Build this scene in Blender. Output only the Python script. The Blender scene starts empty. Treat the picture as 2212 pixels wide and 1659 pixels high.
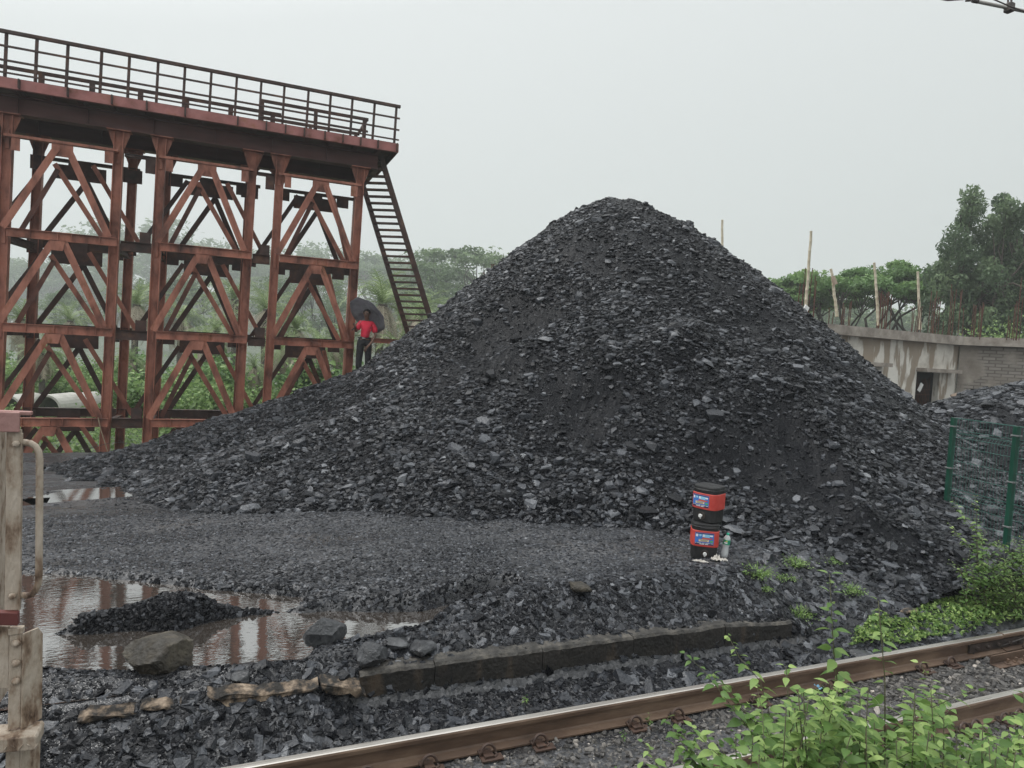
import bpy, math, random
import numpy as np
from mathutils import Vector, Matrix
random.seed(7)
rng = np.random.default_rng(11)
S = bpy.context.scene
C = S.collection
PI = math.pi

# ---------------------------------------------------------------- camera
FPX = 670.0
HC = 2.25
_v1 = np.array([1613., -53., -FPX]); _v1 /= np.linalg.norm(_v1)
_v2 = np.array([-277., 49., -FPX]); _v2 -= _v1 * (_v1 @ _v2); _v2 /= np.linalg.norm(_v2)
_v3 = np.cross(_v1, _v2)
RM = np.array([_v1, _v2, _v3])
cam = bpy.data.cameras.new('camera'); camo = bpy.data.objects.new('camera', cam); C.objects.link(camo)
cam.sensor_width = 36.0; cam.lens = FPX / 1024 * 36; cam.clip_start = 0.05; cam.clip_end = 3000
camo.matrix_world = Matrix.Translation((0, 0, HC)) @ Matrix(RM.tolist()).to_4x4()
S.camera = camo
QS = 1024 / 2212.
def _ray(u, v): return RM @ np.array([(u - 512) / FPX, -(v - 384) / FPX, -1.])
def onz(u, v, z):
    d = _ray(u * QS, v * QS); t = (z - HC) / d[2]; return np.array([0, 0, HC]) + d * t
def ony(u, v, y):
    d = _ray(u * QS, v * QS); t = y / d[1]; return np.array([0, 0, HC]) + d * t
def ond(u, v, dist):
    d = _ray(u * QS, v * QS); return np.array([0, 0, HC]) + d * dist

# ---------------------------------------------------------------- world: overcast daylight
W = bpy.data.worlds.new('World'); S.world = W; W.use_nodes = True
nt = W.node_tree; N = nt.nodes; L = nt.links
for n in list(N): N.remove(n)
out = N.new('ShaderNodeOutputWorld'); add = N.new('ShaderNodeAddShader')
sky = N.new('ShaderNodeTexSky'); sky.sky_type = 'NISHITA'; sky.sun_disc = False
SUN_EL, SUN_AZ = math.radians(62), math.radians(-50)
sky.sun_elevation = SUN_EL; sky.sun_rotation = SUN_AZ
sky.air_density = 1.0; sky.dust_density = 6.0; sky.ozone_density = 1.0
hs = N.new('ShaderNodeHueSaturation'); hs.inputs['Saturation'].default_value = 0.25
b1 = N.new('ShaderNodeBackground'); b1.inputs['Strength'].default_value = 0.006
L.new(sky.outputs[0], hs.inputs['Color']); L.new(hs.outputs[0], b1.inputs['Color'])
tc = N.new('ShaderNodeTexCoord'); dt = N.new('ShaderNodeVectorMath'); dt.operation = 'DOT_PRODUCT'
dt.inputs[1].default_value = (-0.22, 0.05, 0.97)
cr = N.new('ShaderNodeValToRGB'); b2 = N.new('ShaderNodeBackground'); b2.inputs['Strength'].default_value = 1.0
L.new(tc.outputs['Generated'], dt.inputs[0]); L.new(dt.outputs['Value'], cr.inputs[0])
e = cr.color_ramp.elements
e[0].position = 0.0; e[0].color = (.575, .610, .607, 1)
e[1].position = 1.0; e[1].color = (2.15, 2.20, 2.22, 1)
m_ = e.new(.10); m_.color = (.635, .675, .670, 1)
m_ = e.new(.42); m_.color = (.765, .80, .80, 1)
L.new(cr.outputs[0], b2.inputs['Color'])
L.new(b1.outputs[0], add.inputs[0]); L.new(b2.outputs[0], add.inputs[1]); L.new(add.outputs[0], out.inputs['Surface'])

sd = bpy.data.lights.new('sun', 'SUN'); sd.energy = 1.45; sd.angle = math.radians(22); sd.color = (1, .97, .93)
so = bpy.data.objects.new('sun', sd); C.objects.link(so)
so.rotation_euler = Vector((math.sin(SUN_AZ) * math.cos(SUN_EL), math.cos(SUN_AZ) * math.cos(SUN_EL), math.sin(SUN_EL))).to_track_quat('Z', 'Y').to_euler()
so.location = (0, 0, 60)
S.view_settings.view_transform = 'Standard'; S.view_settings.look = 'None'
S.view_settings.exposure = 0.0; S.view_settings.gamma = 1.0; S.view_settings.use_curve_mapping = False
S.render.engine = 'CYCLES'
S.cycles.max_bounces = 6; S.cycles.diffuse_bounces = 2; S.cycles.glossy_bounces = 3; S.cycles.transmission_bounces = 5
S.cycles.transparent_max_bounces = 8; S.cycles.volume_bounces = 1

# ---------------------------------------------------------------- helpers
def tag(o, label=None, cat=None, group=None, kind=None):
    if label: o['label'] = label
    if cat: o['category'] = cat
    if group: o['group'] = group
    if kind: o['kind'] = kind
    return o
def empty(name, loc=(0, 0, 0), rz=0.0):
    o = bpy.data.objects.new(name, None); C.objects.link(o); o.empty_display_size = .2
    o.location = loc; o.rotation_euler = (0, 0, rz); return o
def copy_tree(o, parent=None):
    c = o.copy(); C.objects.link(c)
    if parent: c.parent = parent
    for ch in list(o.children): copy_tree(ch, c)
    return c
def rn(a, b): return random.uniform(a, b)

def material(name, cols, rough=(.5, .7), scale=3.0, detail=6, bump=0.0, bscale=30, metallic=0.0, spec=.5,
             attr=None, stretch=None, extra=None, trans=None, sss=None):
    """cols: list of (pos, (r,g,b)) driven by object-space noise (or by a per-point attribute)."""
    m = bpy.data.materials.new(name); m.use_nodes = True
    n = m.node_tree.nodes; l = m.node_tree.links
    b = n['Principled BSDF']
    b.inputs['Metallic'].default_value = metallic
    b.inputs['Specular IOR Level'].default_value = spec
    t = n.new('ShaderNodeTexCoord'); mp = n.new('ShaderNodeMapping')
    l.new(t.outputs['Object'], mp.inputs[0])
    if stretch: mp.inputs['Scale'].default_value = stretch
    ns = n.new('ShaderNodeTexNoise'); ns.inputs['Scale'].default_value = scale; ns.inputs['Detail'].default_value = detail
    ns.inputs['Roughness'].default_value = .6
    l.new(mp.outputs[0], ns.inputs['Vector'])
    r = n.new('ShaderNodeValToRGB'); el = r.color_ramp.elements
    while len(el) > 1: el.remove(el[-1])
    el[0].position = cols[0][0]; el[0].color = (*cols[0][1], 1)
    for p, c in cols[1:]:
        x = el.new(p); x.color = (*c, 1)
    src = ns.outputs['Fac']
    if attr:
        at = n.new('ShaderNodeAttribute'); at.attribute_name = attr
        mx = n.new('ShaderNodeMath'); mx.operation = 'MULTIPLY_ADD'
        l.new(ns.outputs['Fac'], mx.inputs[0]); mx.inputs[1].default_value = .35
        sb = n.new('ShaderNodeMath'); sb.operation = 'SUBTRACT'; l.new(at.outputs['Fac'], sb.inputs[0]); sb.inputs[1].default_value = .17
        l.new(sb.outputs[0], mx.inputs[2]); src = mx.outputs[0]
    l.new(src, r.inputs[0]); l.new(r.outputs[0], b.inputs['Base Color'])
    mr = n.new('ShaderNodeMapRange'); mr.inputs[1].default_value = .35; mr.inputs[2].default_value = .65
    mr.inputs[3].default_value = rough[0]; mr.inputs[4].default_value = rough[1]
    n2 = n.new('ShaderNodeTexNoise'); n2.inputs['Scale'].default_value = scale * 2.3; n2.inputs['Detail'].default_value = 4
    l.new(mp.outputs[0], n2.inputs['Vector']); l.new(n2.outputs['Fac'], mr.inputs[0]); l.new(mr.outputs[0], b.inputs['Roughness'])
    if bump:
        n3 = n.new('ShaderNodeTexNoise'); n3.inputs['Scale'].default_value = bscale; n3.inputs['Detail'].default_value = 5
        l.new(mp.outputs[0], n3.inputs['Vector'])
        bp = n.new('ShaderNodeBump'); bp.inputs['Strength'].default_value = min(1, bump); bp.inputs['Distance'].default_value = .02 * max(1, bump)
        l.new(n3.outputs['Fac'], bp.inputs['Height']); l.new(bp.outputs[0], b.inputs['Normal'])
    if sss:      # light through thin leaves
        tr = n.new('ShaderNodeBsdfTranslucent'); mix = n.new('ShaderNodeMixShader'); mix.inputs[0].default_value = sss
        l.new(r.outputs[0], tr.inputs['Color']); o = n['Material Output']
        l.new(b.outputs[0], mix.inputs[1]); l.new(tr.outputs[0], mix.inputs[2]); l.new(mix.outputs[0], o.inputs['Surface'])
    if extra: extra(m, n, l, b, r, mp)
    return m

class MB:
    def __init__(s): s.v = []; s.f = []; s.mi = []
    def add(s, vs, fs, mi=0):
        k = len(s.v); s.v += [tuple(map(float, p)) for p in vs]; s.f += [tuple(k + i for i in f) for f in fs]; s.mi += [mi] * len(fs)
    def box(s, c, d, R=None, mi=0, taper=1.0):
        x, y, z = d[0] / 2, d[1] / 2, d[2] / 2
        vs = [Vector((a * x * (taper if cc > 0 else 1), b * y * (taper if cc > 0 else 1), cc * z)) for cc in (-1, 1) for b in (-1, 1) for a in (-1, 1)]
        if R is not None: vs = [R @ p for p in vs]
        s.add([Vector(c) + p for p in vs], [(0, 2, 3, 1), (4, 5, 7, 6), (0, 1, 5, 4), (2, 6, 7, 3), (0, 4, 6, 2), (1, 3, 7, 5)], mi)
    def sweep(s, p0, p1, prof, up=(0, 0, 1), mi=0):
        p0 = Vector(p0); p1 = Vector(p1); d = (p1 - p0).normalized(); u = Vector(up)
        sd = d.cross(u)
        if sd.length < 1e-4: sd = d.cross(Vector((0, 1, 0)))
        sd.normalize(); u = sd.cross(d); n = len(prof)
        vs = [p0 + sd * a + u * b for a, b in prof] + [p1 + sd * a + u * b for a, b in prof]
        fs = [tuple(range(n)), tuple(range(2 * n - 1, n - 1, -1))] + [(i, n + i, n + (i + 1) % n, (i + 1) % n) for i in range(n)]
        s.add(vs, fs, mi)
    def bar(s, p0, p1, w, h, up=(0, 0, 1), mi=0):
        s.sweep(p0, p1, [(-w / 2, -h / 2), (w / 2, -h / 2), (w / 2, h / 2), (-w / 2, h / 2)], up, mi)
    def ibeam(s, p0, p1, w, h, tf=.018, tw=.014, up=(0, 0, 1), mi=0):
        a, b = w / 2, h / 2; c = tw / 2; t = tf
        s.sweep(p0, p1, [(-a, -b), (a, -b), (a, -b + t), (c, -b + t), (c, b - t), (a, b - t), (a, b), (-a, b), (-a, b - t), (-c, b - t), (-c, -b + t), (-a, -b + t)], up, mi)
    def angle(s, p0, p1, w, t=.012, up=(0, 0, 1), mi=0, flip=1):
        f = flip
        s.sweep(p0, p1, [(0, 0), (f * w, 0), (f * w, t), (f * t, t), (f * t, w), (0, w)], up, mi)
    def tube(s, pts, rad, n=8, mi=0, cap=True):
        pts = [Vector(p) for p in pts]
        if not hasattr(rad, '__len__'): rad = [rad] * len(pts)
        k = len(s.v); ref = None; vs = []
        for i, p in enumerate(pts):
            d = (pts[min(i + 1, len(pts) - 1)] - pts[max(i - 1, 0)]).normalized()
            if ref is None: ref = Vector((0, 0, 1)) if abs(d.z) < .9 else Vector((1, 0, 0))
            a = d.cross(ref).normalized(); ref = a.cross(d).normalized()
            for j in range(n):
                t = 2 * PI * j / n; vs.append(p + (a * math.cos(t) + ref * math.sin(t)) * rad[i])
        m = len(pts)
        fs = [(i * n + j, i * n + (j + 1) % n, (i + 1) * n + (j + 1) % n, (i + 1) * n + j) for i in range(m - 1) for j in range(n)]
        if cap: fs += [tuple(range(n - 1, -1, -1)), tuple(range((m - 1) * n, m * n))]
        s.add(vs, fs, mi)
    def lathe(s, prof, n=20, c=(0, 0, 0), mi=0, R=None):
        vs = []; 
        for r, z in prof:
            for j in range(n):
                t = 2 * PI * j / n; p = Vector((r * math.cos(t), r * math.sin(t), z)); vs.append(Vector(c) + (R @ p if R else p))
        m = len(prof)
        fs = [(i * n + j, i * n + (j + 1) % n, (i + 1) * n + (j + 1) % n, (i + 1) * n + j) for i in range(m - 1) for j in range(n)]
        fs += [tuple(range(n - 1, -1, -1)), tuple(range((m - 1) * n, m * n))]
        s.add(vs, fs, mi)
    def build(s, name, mat, parent=None, smooth=False, bevel=0, loc=None):
        me = bpy.data.meshes.new(name); me.from_pydata(s.v, [], s.f)
        mats = mat if isinstance(mat, (list, tuple)) else [mat]
        for m in mats: me.materials.append(m)
        if len(mats) > 1: me.polygons.foreach_set('material_index', s.mi)
        if smooth: me.polygons.foreach_set('use_smooth', [True] * len(me.polygons))
        me.update(); o = bpy.data.objects.new(name, me); C.objects.link(o)
        if parent: o.parent = parent
        if loc is not None: o.location = loc
        if bevel:
            b = o.modifiers.new('b', 'BEVEL'); b.width = bevel; b.segments = 2; b.limit_method = 'ANGLE'
        return o

def bigmesh(name, V, F, mats, tone=None, parent=None, smooth=False, mi=None):
    """V (n,3), F (m,k) numpy -> one mesh object"""
    me = bpy.data.meshes.new(name); nv, nf, k = len(V), len(F), F.shape[1]
    me.vertices.add(nv); me.vertices.foreach_set('co', np.ascontiguousarray(V, dtype=np.float32).ravel())
    me.loops.add(nf * k); me.loops.foreach_set('vertex_index', np.ascontiguousarray(F, dtype=np.int32).ravel())
    me.polygons.add(nf); me.polygons.foreach_set('loop_start', np.arange(0, nf * k, k, dtype=np.int32))
    me.polygons.foreach_set('loop_total', np.full(nf, k, dtype=np.int32))
    mats = mats if isinstance(mats, (list, tuple)) else [mats]
    for m in mats: me.materials.append(m)
    if mi is not None: me.polygons.foreach_set('material_index', np.ascontiguousarray(mi, dtype=np.int32))
    me.update(calc_edges=True)
    me.polygons.foreach_set('use_smooth', np.full(nf, smooth))
    if tone is not None:
        a = me.attributes.new('tone', 'FLOAT', 'POINT'); a.data.foreach_set('value', np.ascontiguousarray(tone, dtype=np.float32))
    o = bpy.data.objects.new(name, me); C.objects.link(o)
    if parent: o.parent = parent
    return o

# cheap vectorised value noise
_perm = rng.random((256, 256))
def vnoise(x, y):
    xi = np.floor(x).astype(int); yi = np.floor(y).astype(int); fx = x - xi; fy = y - yi
    fx = fx * fx * (3 - 2 * fx); fy = fy * fy * (3 - 2 * fy)
    g = lambda a, b: _perm[a % 256, b % 256]
    return (g(xi, yi) * (1 - fx) + g(xi + 1, yi) * fx) * (1 - fy) + (g(xi, yi + 1) * (1 - fx) + g(xi + 1, yi + 1) * fx) * fy
def fbm(x, y, o=4):
    s = 0; a = .5; t = 0
    for i in range(o):
        s = s + a * vnoise(x * 2 ** i + 17 * i, y * 2 ** i + 31 * i); t += a; a *= .5
    return s / t - .5
def sstep(a, b, x):
    t = np.clip((x - a) / (b - a), 0, 1); return t * t * (3 - 2 * t)

# ---------------------------------------------------------------- terrain heights
WATER = -.2
CONES = [(8.55,14.4,6.0,.93,1.3),(9.4,14.0,5.5,.86,1.3),
 (4.9,11.7,2.1,.78,.9),(5.9,11.1,2.2,.8,.9),(7.3,10.4,2.15,.8,.9),(8.6,9.8,1.7,.75,.9),(8.0,8.6,1.0,.7,.6),(8.2,7.2,.5,.5,.8),(10.3,8.0,.8,.55,1.),(11.5,9.0,.9,.55,1.2),
 (4.2,15.9,1.8,.66,.6),(2.8,16.8,1.22,.6,.7),(1.8,16.3,.95,.6,.6),(.4,16,.4,.5,.6),(-.8,15.6,-.2,.4,.6),(-2,15.5,-.6,.34,.5),(-3.2,15.8,-.85,.3,.5),(1.5,14.2,.4,.5,.8),(2.6,12.5,.8,.5,.9),(.9,11.9,.05,.4,.8),(3.8,10.2,.8,.75,.8)]
HOLLOWS = []
def on_heap(u, v):
    d = _ray(u * QS, v * QS); ts = np.arange(5, 30, .05); P_ = np.array([0, 0, HC]) + ts[:, None] * d
    hit = np.argmax(P_[:, 2] < heap_h(P_[:, 0], P_[:, 1])); return P_[hit]
def heap_h(x, y):
    acc = 0
    for cx, cy, ch, s, r in CONES:
        d = np.sqrt((x - cx) ** 2 + (y - cy) ** 2 + r * r) - r
        acc = acc + np.exp(4. * (ch - s * d))
    h = np.log(acc) / 4.
    # slipped hollow on the left flank, gullies and lumps
    for hx0, hy0, rx_, ry_, dep in HOLLOWS: h = h - dep * np.exp(-(((x - hx0) / rx_) ** 2 + ((y - hy0) / ry_) ** 2))
    h = h + .16 * fbm(x * .9, y * .9, 3) + .14 * fbm(x * 2.6 + 5, y * 2.6, 3)
    return h + .05 * fbm(x * 8, y * 8, 2)
_h2 = [tuple(ond(u, v, d)) for u, v, d in ((2290, 800, 17), (2215, 825, 16), (2130, 858, 15.5))]
_f = [(on_heap(u, v), rx_, ry_, dep, str_) for u, v, rx_, ry_, dep, str_ in ((1070, 690, .95, .7, .5, 1.1), (1190, 650, .7, .6, .25, .8), (1270, 850, .8, .5, .25, .9), (1730, 960, .35, 1.0, .1, 1.2), (1500, 1010, .6, .4, .1, .7), (1240, 960, .5, .4, .08, .6), (1620, 700, .8, .6, .08, .5), (700, 880, .8, .5, .1, .6), (1840, 1060, .3, .4, .0, .6), (1620, 990, .55, .55, .22, .8), (1690, 1060, .4, .4, .12, .6), (640, 905, .6, .5, .26, .6), (510, 955, .5, .4, .2, .5), (780, 850, .6, .5, .2, .5))]
_lump = [(on_heap(u, v), rx_, ry_, dep) for u, v, rx_, ry_, dep in ((1480, 745, .6, .4, .28), (1330, 790, .9, .35, .2), (1110, 770, .6, .35, .18), (830, 960, .5, .35, .15), (1700, 820, .4, .5, .2), (1650, 850, .35, .4, .26), (1730, 900, .32, .4, .32), (1790, 970, .3, .38, .32), (1830, 1045, .28, .35, .26), (1850, 1110, .25, .3, .18), (790, 905, .45, .35, .2), (690, 950, .42, .33, .2), (590, 992, .4, .3, .18), (490, 1030, .36, .28, .15), (420, 1052, .3, .25, .1))]
HOLLOWS = [(p[0], p[1], a, b_, d_) for p, a, b_, d_, s_ in _f] + [(p[0], p[1], a, b_, -d_) for p, a, b_, d_ in _lump]
def fines(x, y):      # where the fine slack lies bare
    w = 0
    for p, a, b_, d_, s_ in _f: w = w + s_ * np.exp(-(((x - p[0]) / a / .95) ** 2 + ((y - p[1]) / b_ / .95) ** 2))
    return w
HEAP2 = [(p[0], p[1], p[2] - .12, .6, .8) for p in _h2]
def heap2_h(x, y):
    acc = 0
    for cx, cy, ch, s, r in HEAP2:
        d = np.sqrt((x - cx) ** 2 + (y - cy) ** 2 + r * r) - r
        acc = acc + np.exp(5. * (ch - s * d))
    return np.log(acc) / 5. + .18 * fbm(x * .9 + 40, y * .9, 3) + .07 * fbm(x * 5, y * 5, 2)

def poly_q(pts, z): return np.array([onz(u, v, z)[:2] for u, v in pts])
P_A = poly_q([(-160,1235),(0,1243),(200,1253),(330,1268),(450,1284),(560,1288),(640,1296),(560,1306),(470,1324),(330,1318),(240,1326),(170,1350),(80,1362),(-160,1380)], WATER)
P_B = poly_q([(-160,1385),(80,1374),(240,1368),(400,1372),(440,1350),(560,1334),(700,1328),(800,1328),(920,1326),(1060,1290),(1100,1292),(1040,1318),(950,1342),(900,1362),(760,1384),(660,1392),(640,1424),(500,1432),(300,1440),(60,1442),(-160,1455)], WATER)
P_C = poly_q([(560,1296),(640,1298),(640,1312),(520,1318),(500,1308)], WATER)
P_D = poly_q([(75,1072),(150,1060),(240,1056),(300,1058),(285,1072),(215,1078),(120,1090)], -.5)
P_E = poly_q([(-60,1082),(70,1078),(64,1094),(-60,1094)], -.5)
def sdf(px, py, P):
    n = len(P); d = np.full(px.shape, 1e9); ins = np.zeros(px.shape, bool)
    for i in range(n):
        a = P[i]; b = P[(i + 1) % n]; e = b - a
        t = np.clip(((px - a[0]) * e[0] + (py - a[1]) * e[1]) / (e @ e), 0, 1)
        d = np.minimum(d, np.hypot(px - a[0] - t * e[0], py - a[1] - t * e[1]))
        c = ((a[1] > py) != (b[1] > py)) & (px < (b[0] - a[0]) * (py - a[1]) / (b[1] - a[1] + 1e-12) + a[0]); ins ^= c
    return np.where(ins, -d, d)
KY, KX0, KX1 = 4.85, .95, 5.1       # kerb wall face
def ground_h(x, y):
    x = np.asarray(x, float); y = np.asarray(y, float)
    left = -.13 - .068 * np.clip(y - 7.4, 0, 7)
    yard = left + (0.0 - left) * sstep(-.6, 3.6, x)
    yard = yard + .06 * fbm(x * .5, y * .5, 3) + .035 * fbm(x * 2.2, y * 2.2, 3) + .045 * fbm((x + .3 * y) * .45 + 7, (y - .25 * x) * 3.6, 3)
    # rubble windrow between kerb and yard
    win = .09 * np.exp(-((y - 5.38 - .06 * (x - 2)) / .32) ** 2) * sstep(1.4, 2.6, x) * (1 - sstep(5.0, 6.5, x))
    win = win + .02 * np.exp(-((y - 6.35) / .3) ** 2) * sstep(-.3, .8, x) * (1 - sstep(2.5, 3.6, x))
    yard = yard + win
    # mound between the two puddles
    m = onz(385, 1343, WATER)
    yard = yard + .0 * x
    h = yard
    for P, depth in ((P_A, .16), (P_B, .16), (P_C, .1)):
        s = sdf(x, y, P) + .09 * fbm(x * 3.1, y * 3.1, 3) - .045
        w = 1 - sstep(-.06, .10, s)
        h = h * (1 - w) + np.minimum(h, WATER - depth) * w
    for P in (P_D, P_E):
        s = sdf(x, y, P) + .25 * fbm(x * 2.1, y * 2.1, 3) - .05; w = 1 - sstep(-.1, .15, s)
        h = h * (1 - w) + np.minimum(h, -.56) * w
    h = h + .19 * np.exp(-((x - m[0]) / .40) ** 2 - ((y - m[1]) / .14) ** 2) + .1 * np.exp(-((x - m[0] + .6) / .35) ** 2 - ((y - m[1] + .1) / .12) ** 2)
    sp = onz(150, 1368, WATER); h = h + .10 * np.exp(-((y - sp[1] - .06 * (x - sp[0])) / .05) ** 2) * sstep(-2.2, -1.7, x) * (1 - sstep(-.9, -.6, x)) * (h < WATER + .05)
    # yard bank down to the track
    low = -.53 + .07 * sstep(4.42, 4.85, y) + .05 * (fbm(x * 2.5 + 8, y * 2.5, 3)) * sstep(4.4, 4.6, y)
    # left rubble slope
    wl = 1 - sstep(4.35, 5.35, y + .05 * x)
    hl = h * (1 - wl) + (low + .1 * sstep(4.42, 4.9, y)) * wl
    wk = 1 - sstep(KY - .03, KY + .06, y)
    rise = sstep(4.88, 5.5, y); hb = (-.225) * (1 - rise) + np.maximum(h, -.5) * rise; hb = np.where(h < -.22, h, hb)
    hk = hb * (1 - wk) + (low) * wk
    wr = 1 - sstep(4.5, 6.3, y)
    hr = h * (1 - wr) + low * wr
    a = sstep(KX0 - .55, KX0 + .1, x); b = sstep(KX1 - .1, KX1 + .5, x)
    h = hl * (1 - a) + hk * a * (1 - b) + hr * b
    wt = 1 - sstep(4.32, 4.44, y)
    h = h * (1 - wt) + (-.635 + .02 * fbm(x * 3, y * 3, 2)) * wt
    # beyond the tower the land drops a little, then is flat
    fb = sstep(17.5, 21, y) * (1 - sstep(9, 14, x))
    h = h * (1 - fb) + (-1.35 + .3 * fbm(x * .12, y * .12, 2)) * fb
    return h

# ---------------------------------------------------------------- materials of the ground
def wet(m, n, l, b, r, mp):
    pass
def ground_extra(m, n, l, b, r, mp):
    # fine gravel relief, damp and drier patches
    v = n.new('ShaderNodeTexVoronoi'); v.inputs['Scale'].default_value = 38; l.new(mp.outputs[0], v.inputs['Vector'])
    v2 = n.new('ShaderNodeTexVoronoi'); v2.inputs['Scale'].default_value = 85; l.new(mp.outputs[0], v2.inputs['Vector'])
    big = n.new('ShaderNodeTexNoise'); big.inputs['Scale'].default_value = .7; big.inputs['Detail'].default_value = 5; l.new(mp.outputs[0], big.inputs['Vector'])
    mud = n.new('ShaderNodeValToRGB'); mud.color_ramp.elements[0].position = .56; mud.color_ramp.elements[1].position = .68
    mud.color_ramp.elements[0].color = (0, 0, 0, 1); mud.color_ramp.elements[1].color = (1, 1, 1, 1); l.new(big.outputs['Fac'], mud.inputs[0])
    cm = n.new('ShaderNodeValToRGB'); ce = cm.color_ramp.elements
    ce[0].position = .0; ce[0].color = (.018, .019, .021, 1); ce[1].position = 1; ce[1].color = (.13, .13, .135, 1)
    x = ce.new(.55); x.color = (.045, .046, .05, 1)
    l.new(v.outputs['Color'], cm.inputs[0])
    mm = n.new('ShaderNodeMixRGB'); mm.inputs[2].default_value = (.075, .058, .045, 1)
    mf = n.new('ShaderNodeMath'); mf.operation = 'MULTIPLY'; mf.inputs[1].default_value = .28; l.new(mud.outputs[0], mf.inputs[0])
    wn = n.new('ShaderNodeTexNoise'); wm = n.new('ShaderNodeMapping'); wm.inputs['Scale'].default_value = (.5, 1.7, 1); l.new(mp.outputs[0], wm.inputs[0]); l.new(wm.outputs[0], wn.inputs['Vector']); wn.inputs['Scale'].default_value = 1.3; wn.inputs['Detail'].default_value = 7
    wc = n.new('ShaderNodeValToRGB'); wc.color_ramp.elements[0].position = .42; wc.color_ramp.elements[0].color = (.55, .56, .58, 1); wc.color_ramp.elements[1].position = .6; wc.color_ramp.elements[1].color = (1.1, 1.1, 1.1, 1); l.new(wn.outputs['Fac'], wc.inputs[0])
    wx = n.new('ShaderNodeMixRGB'); wx.blend_type = 'MULTIPLY'; wx.inputs[0].default_value = 1; l.new(cm.outputs[0], wx.inputs[1]); l.new(wc.outputs[0], wx.inputs[2])
    rr = n.new('ShaderNodeMapRange'); rr.inputs[1].default_value = .4; rr.inputs[2].default_value = .6; rr.inputs[3].default_value = .2; rr.inputs[4].default_value = .48; l.new(wn.outputs['Fac'], rr.inputs[0]); l.new(rr.outputs[0], b.inputs['Roughness'])
    l.new(mf.outputs[0], mm.inputs[0]); l.new(wx.outputs[0], mm.inputs[1])
    # green beyond the yard (soil under plants)
    sx = n.new('ShaderNodeSeparateXYZ'); l.new(mp.outputs[0], sx.inputs[0])
    g = n.new('ShaderNodeMapRange'); g.inputs[1].default_value = 19.; g.inputs[2].default_value = 21.5; l.new(sx.outputs['Y'], g.inputs[0])
    mg = n.new('ShaderNodeMixRGB'); mg.inputs[2].default_value = (.05, .075, .03, 1)
    l.new(g.outputs[0], mg.inputs[0]); l.new(mm.outputs[0], mg.inputs[1]); l.new(mg.outputs[0], b.inputs['Base Color'])
    ad = n.new('ShaderNodeMath'); ad.operation = 'ADD'; l.new(v.outputs['Distance'], ad.inputs[0]); l.new(v2.outputs['Distance'], ad.inputs[1])
    bp = n.new('ShaderNodeBump'); bp.inputs['Strength'].default_value = .45; bp.inputs['Distance'].default_value = .008; bp.invert = True
    l.new(ad.outputs[0], bp.inputs['Height']); l.new(bp.outputs[0], b.inputs['Normal'])
M = {}
def coal_spec(m, n, l, b, r, mp):     # matt fine slack, glassy broken slabs
    at = [q_ for q_ in n if q_.type == 'ATTRIBUTE'][0]
    mr = n.new('ShaderNodeMapRange'); mr.inputs[1].default_value = .1; mr.inputs[2].default_value = .6; mr.inputs[3].default_value = .10; mr.inputs[4].default_value = .75
    l.new(at.outputs['Fac'], mr.inputs[0]); l.new(mr.outputs[0], b.inputs['Specular IOR Level'])
M['ground'] = material('wet_coal_ground', [(.3, (.03, .03, .03)), (.7, (.06, .06, .06))], (.38, .62), .8, extra=ground_extra)
M['coal'] = material('coal_shale', [(0, (.003, .0035, .005)), (.28, (.008, .009, .012)), (.50, (.030, .034, .043)), (.74, (.095, .102, .116)), (1.0, (.23, .238, .25))], (.22, .55), 9, attr='tone', bump=.6, bscale=45, spec=.42, extra=coal_spec)
M['stone'] = material('ballast_stone', [(0, (.03, .028, .028)), (.5, (.09, .085, .08)), (.85, (.19, .175, .16)), (1.0, (.5, .45, .4))], (.45, .7), 20, attr='tone', bump=.4, bscale=90)

# ground: one sheet, dense near the camera, reaching the horizon
def axis(lo, hi, step, far):
    a = list(np.arange(lo, hi, step)); s = step; x = a[-1]
    while x < far: s *= 1.25; x += s; a.append(x)
    s = step; x = a[0]; b = []
    while x > -far: s *= 1.25; x -= s; b.append(x)
    return np.array(b[::-1] + a)
gx = axis(-5, 13, .05, 1500); gy = axis(2.4, 19, .05, 1500)
GX, GY = np.meshgrid(gx, gy)
GZ = ground_h(GX, GY)
nx, ny = len(gx), len(gy)
idx = np.arange(nx * ny).reshape(ny, nx)
F = np.stack([idx[:-1, :-1], idx[:-1, 1:], idx[1:, 1:], idx[1:, :-1]], -1).reshape(-1, 4)
g = bigmesh('ground', np.stack([GX, GY, GZ], -1).reshape(-1, 3), F, M['ground'], smooth=True)
tag(g, kind='structure')

# ---------------------------------------------------------------- rocks
def rock_variants(nv, n=5, flat=(.18, .5)):
    out = []
    for i in range(nv):
        ang = np.sort(np.linspace(0, 2 * PI, n, endpoint=False) + rng.uniform(-.45, .45, n))
        el = rng.uniform(.55, 1.0); t = rng.uniform(*flat)
        r = rng.uniform(.7, 1.08, n)
        sh = rng.uniform(-.2, .2, 2); s = rng.uniform(.55, .92)
        top = np.stack([np.cos(ang) * r * s + sh[0], np.sin(ang) * r * s * el + sh[1], t + rng.uniform(-.35, .35, n) * t], -1)
        r2 = r * rng.uniform(.85, 1.15, n)
        bot = np.stack([np.cos(ang + .15) * r2, np.sin(ang + .15) * r2 * el, -t + rng.uniform(-.1, .1, n)], -1)
        out.append(np.concatenate([top, bot]))
    return np.array(out)
def rock_faces(n=5):
    f = [(0, i, i + 1) for i in range(1, n - 1)]
    for i in range(n):
        j = (i + 1) % n; f += [(n + i, n + j, j), (n + i, j, i)]
    return np.array(f)
NR = 5
RV = rock_variants(60, NR, (.11, .34)); RVC = rock_variants(30, NR, (.4, .7)); RF = rock_faces(NR)
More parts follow.
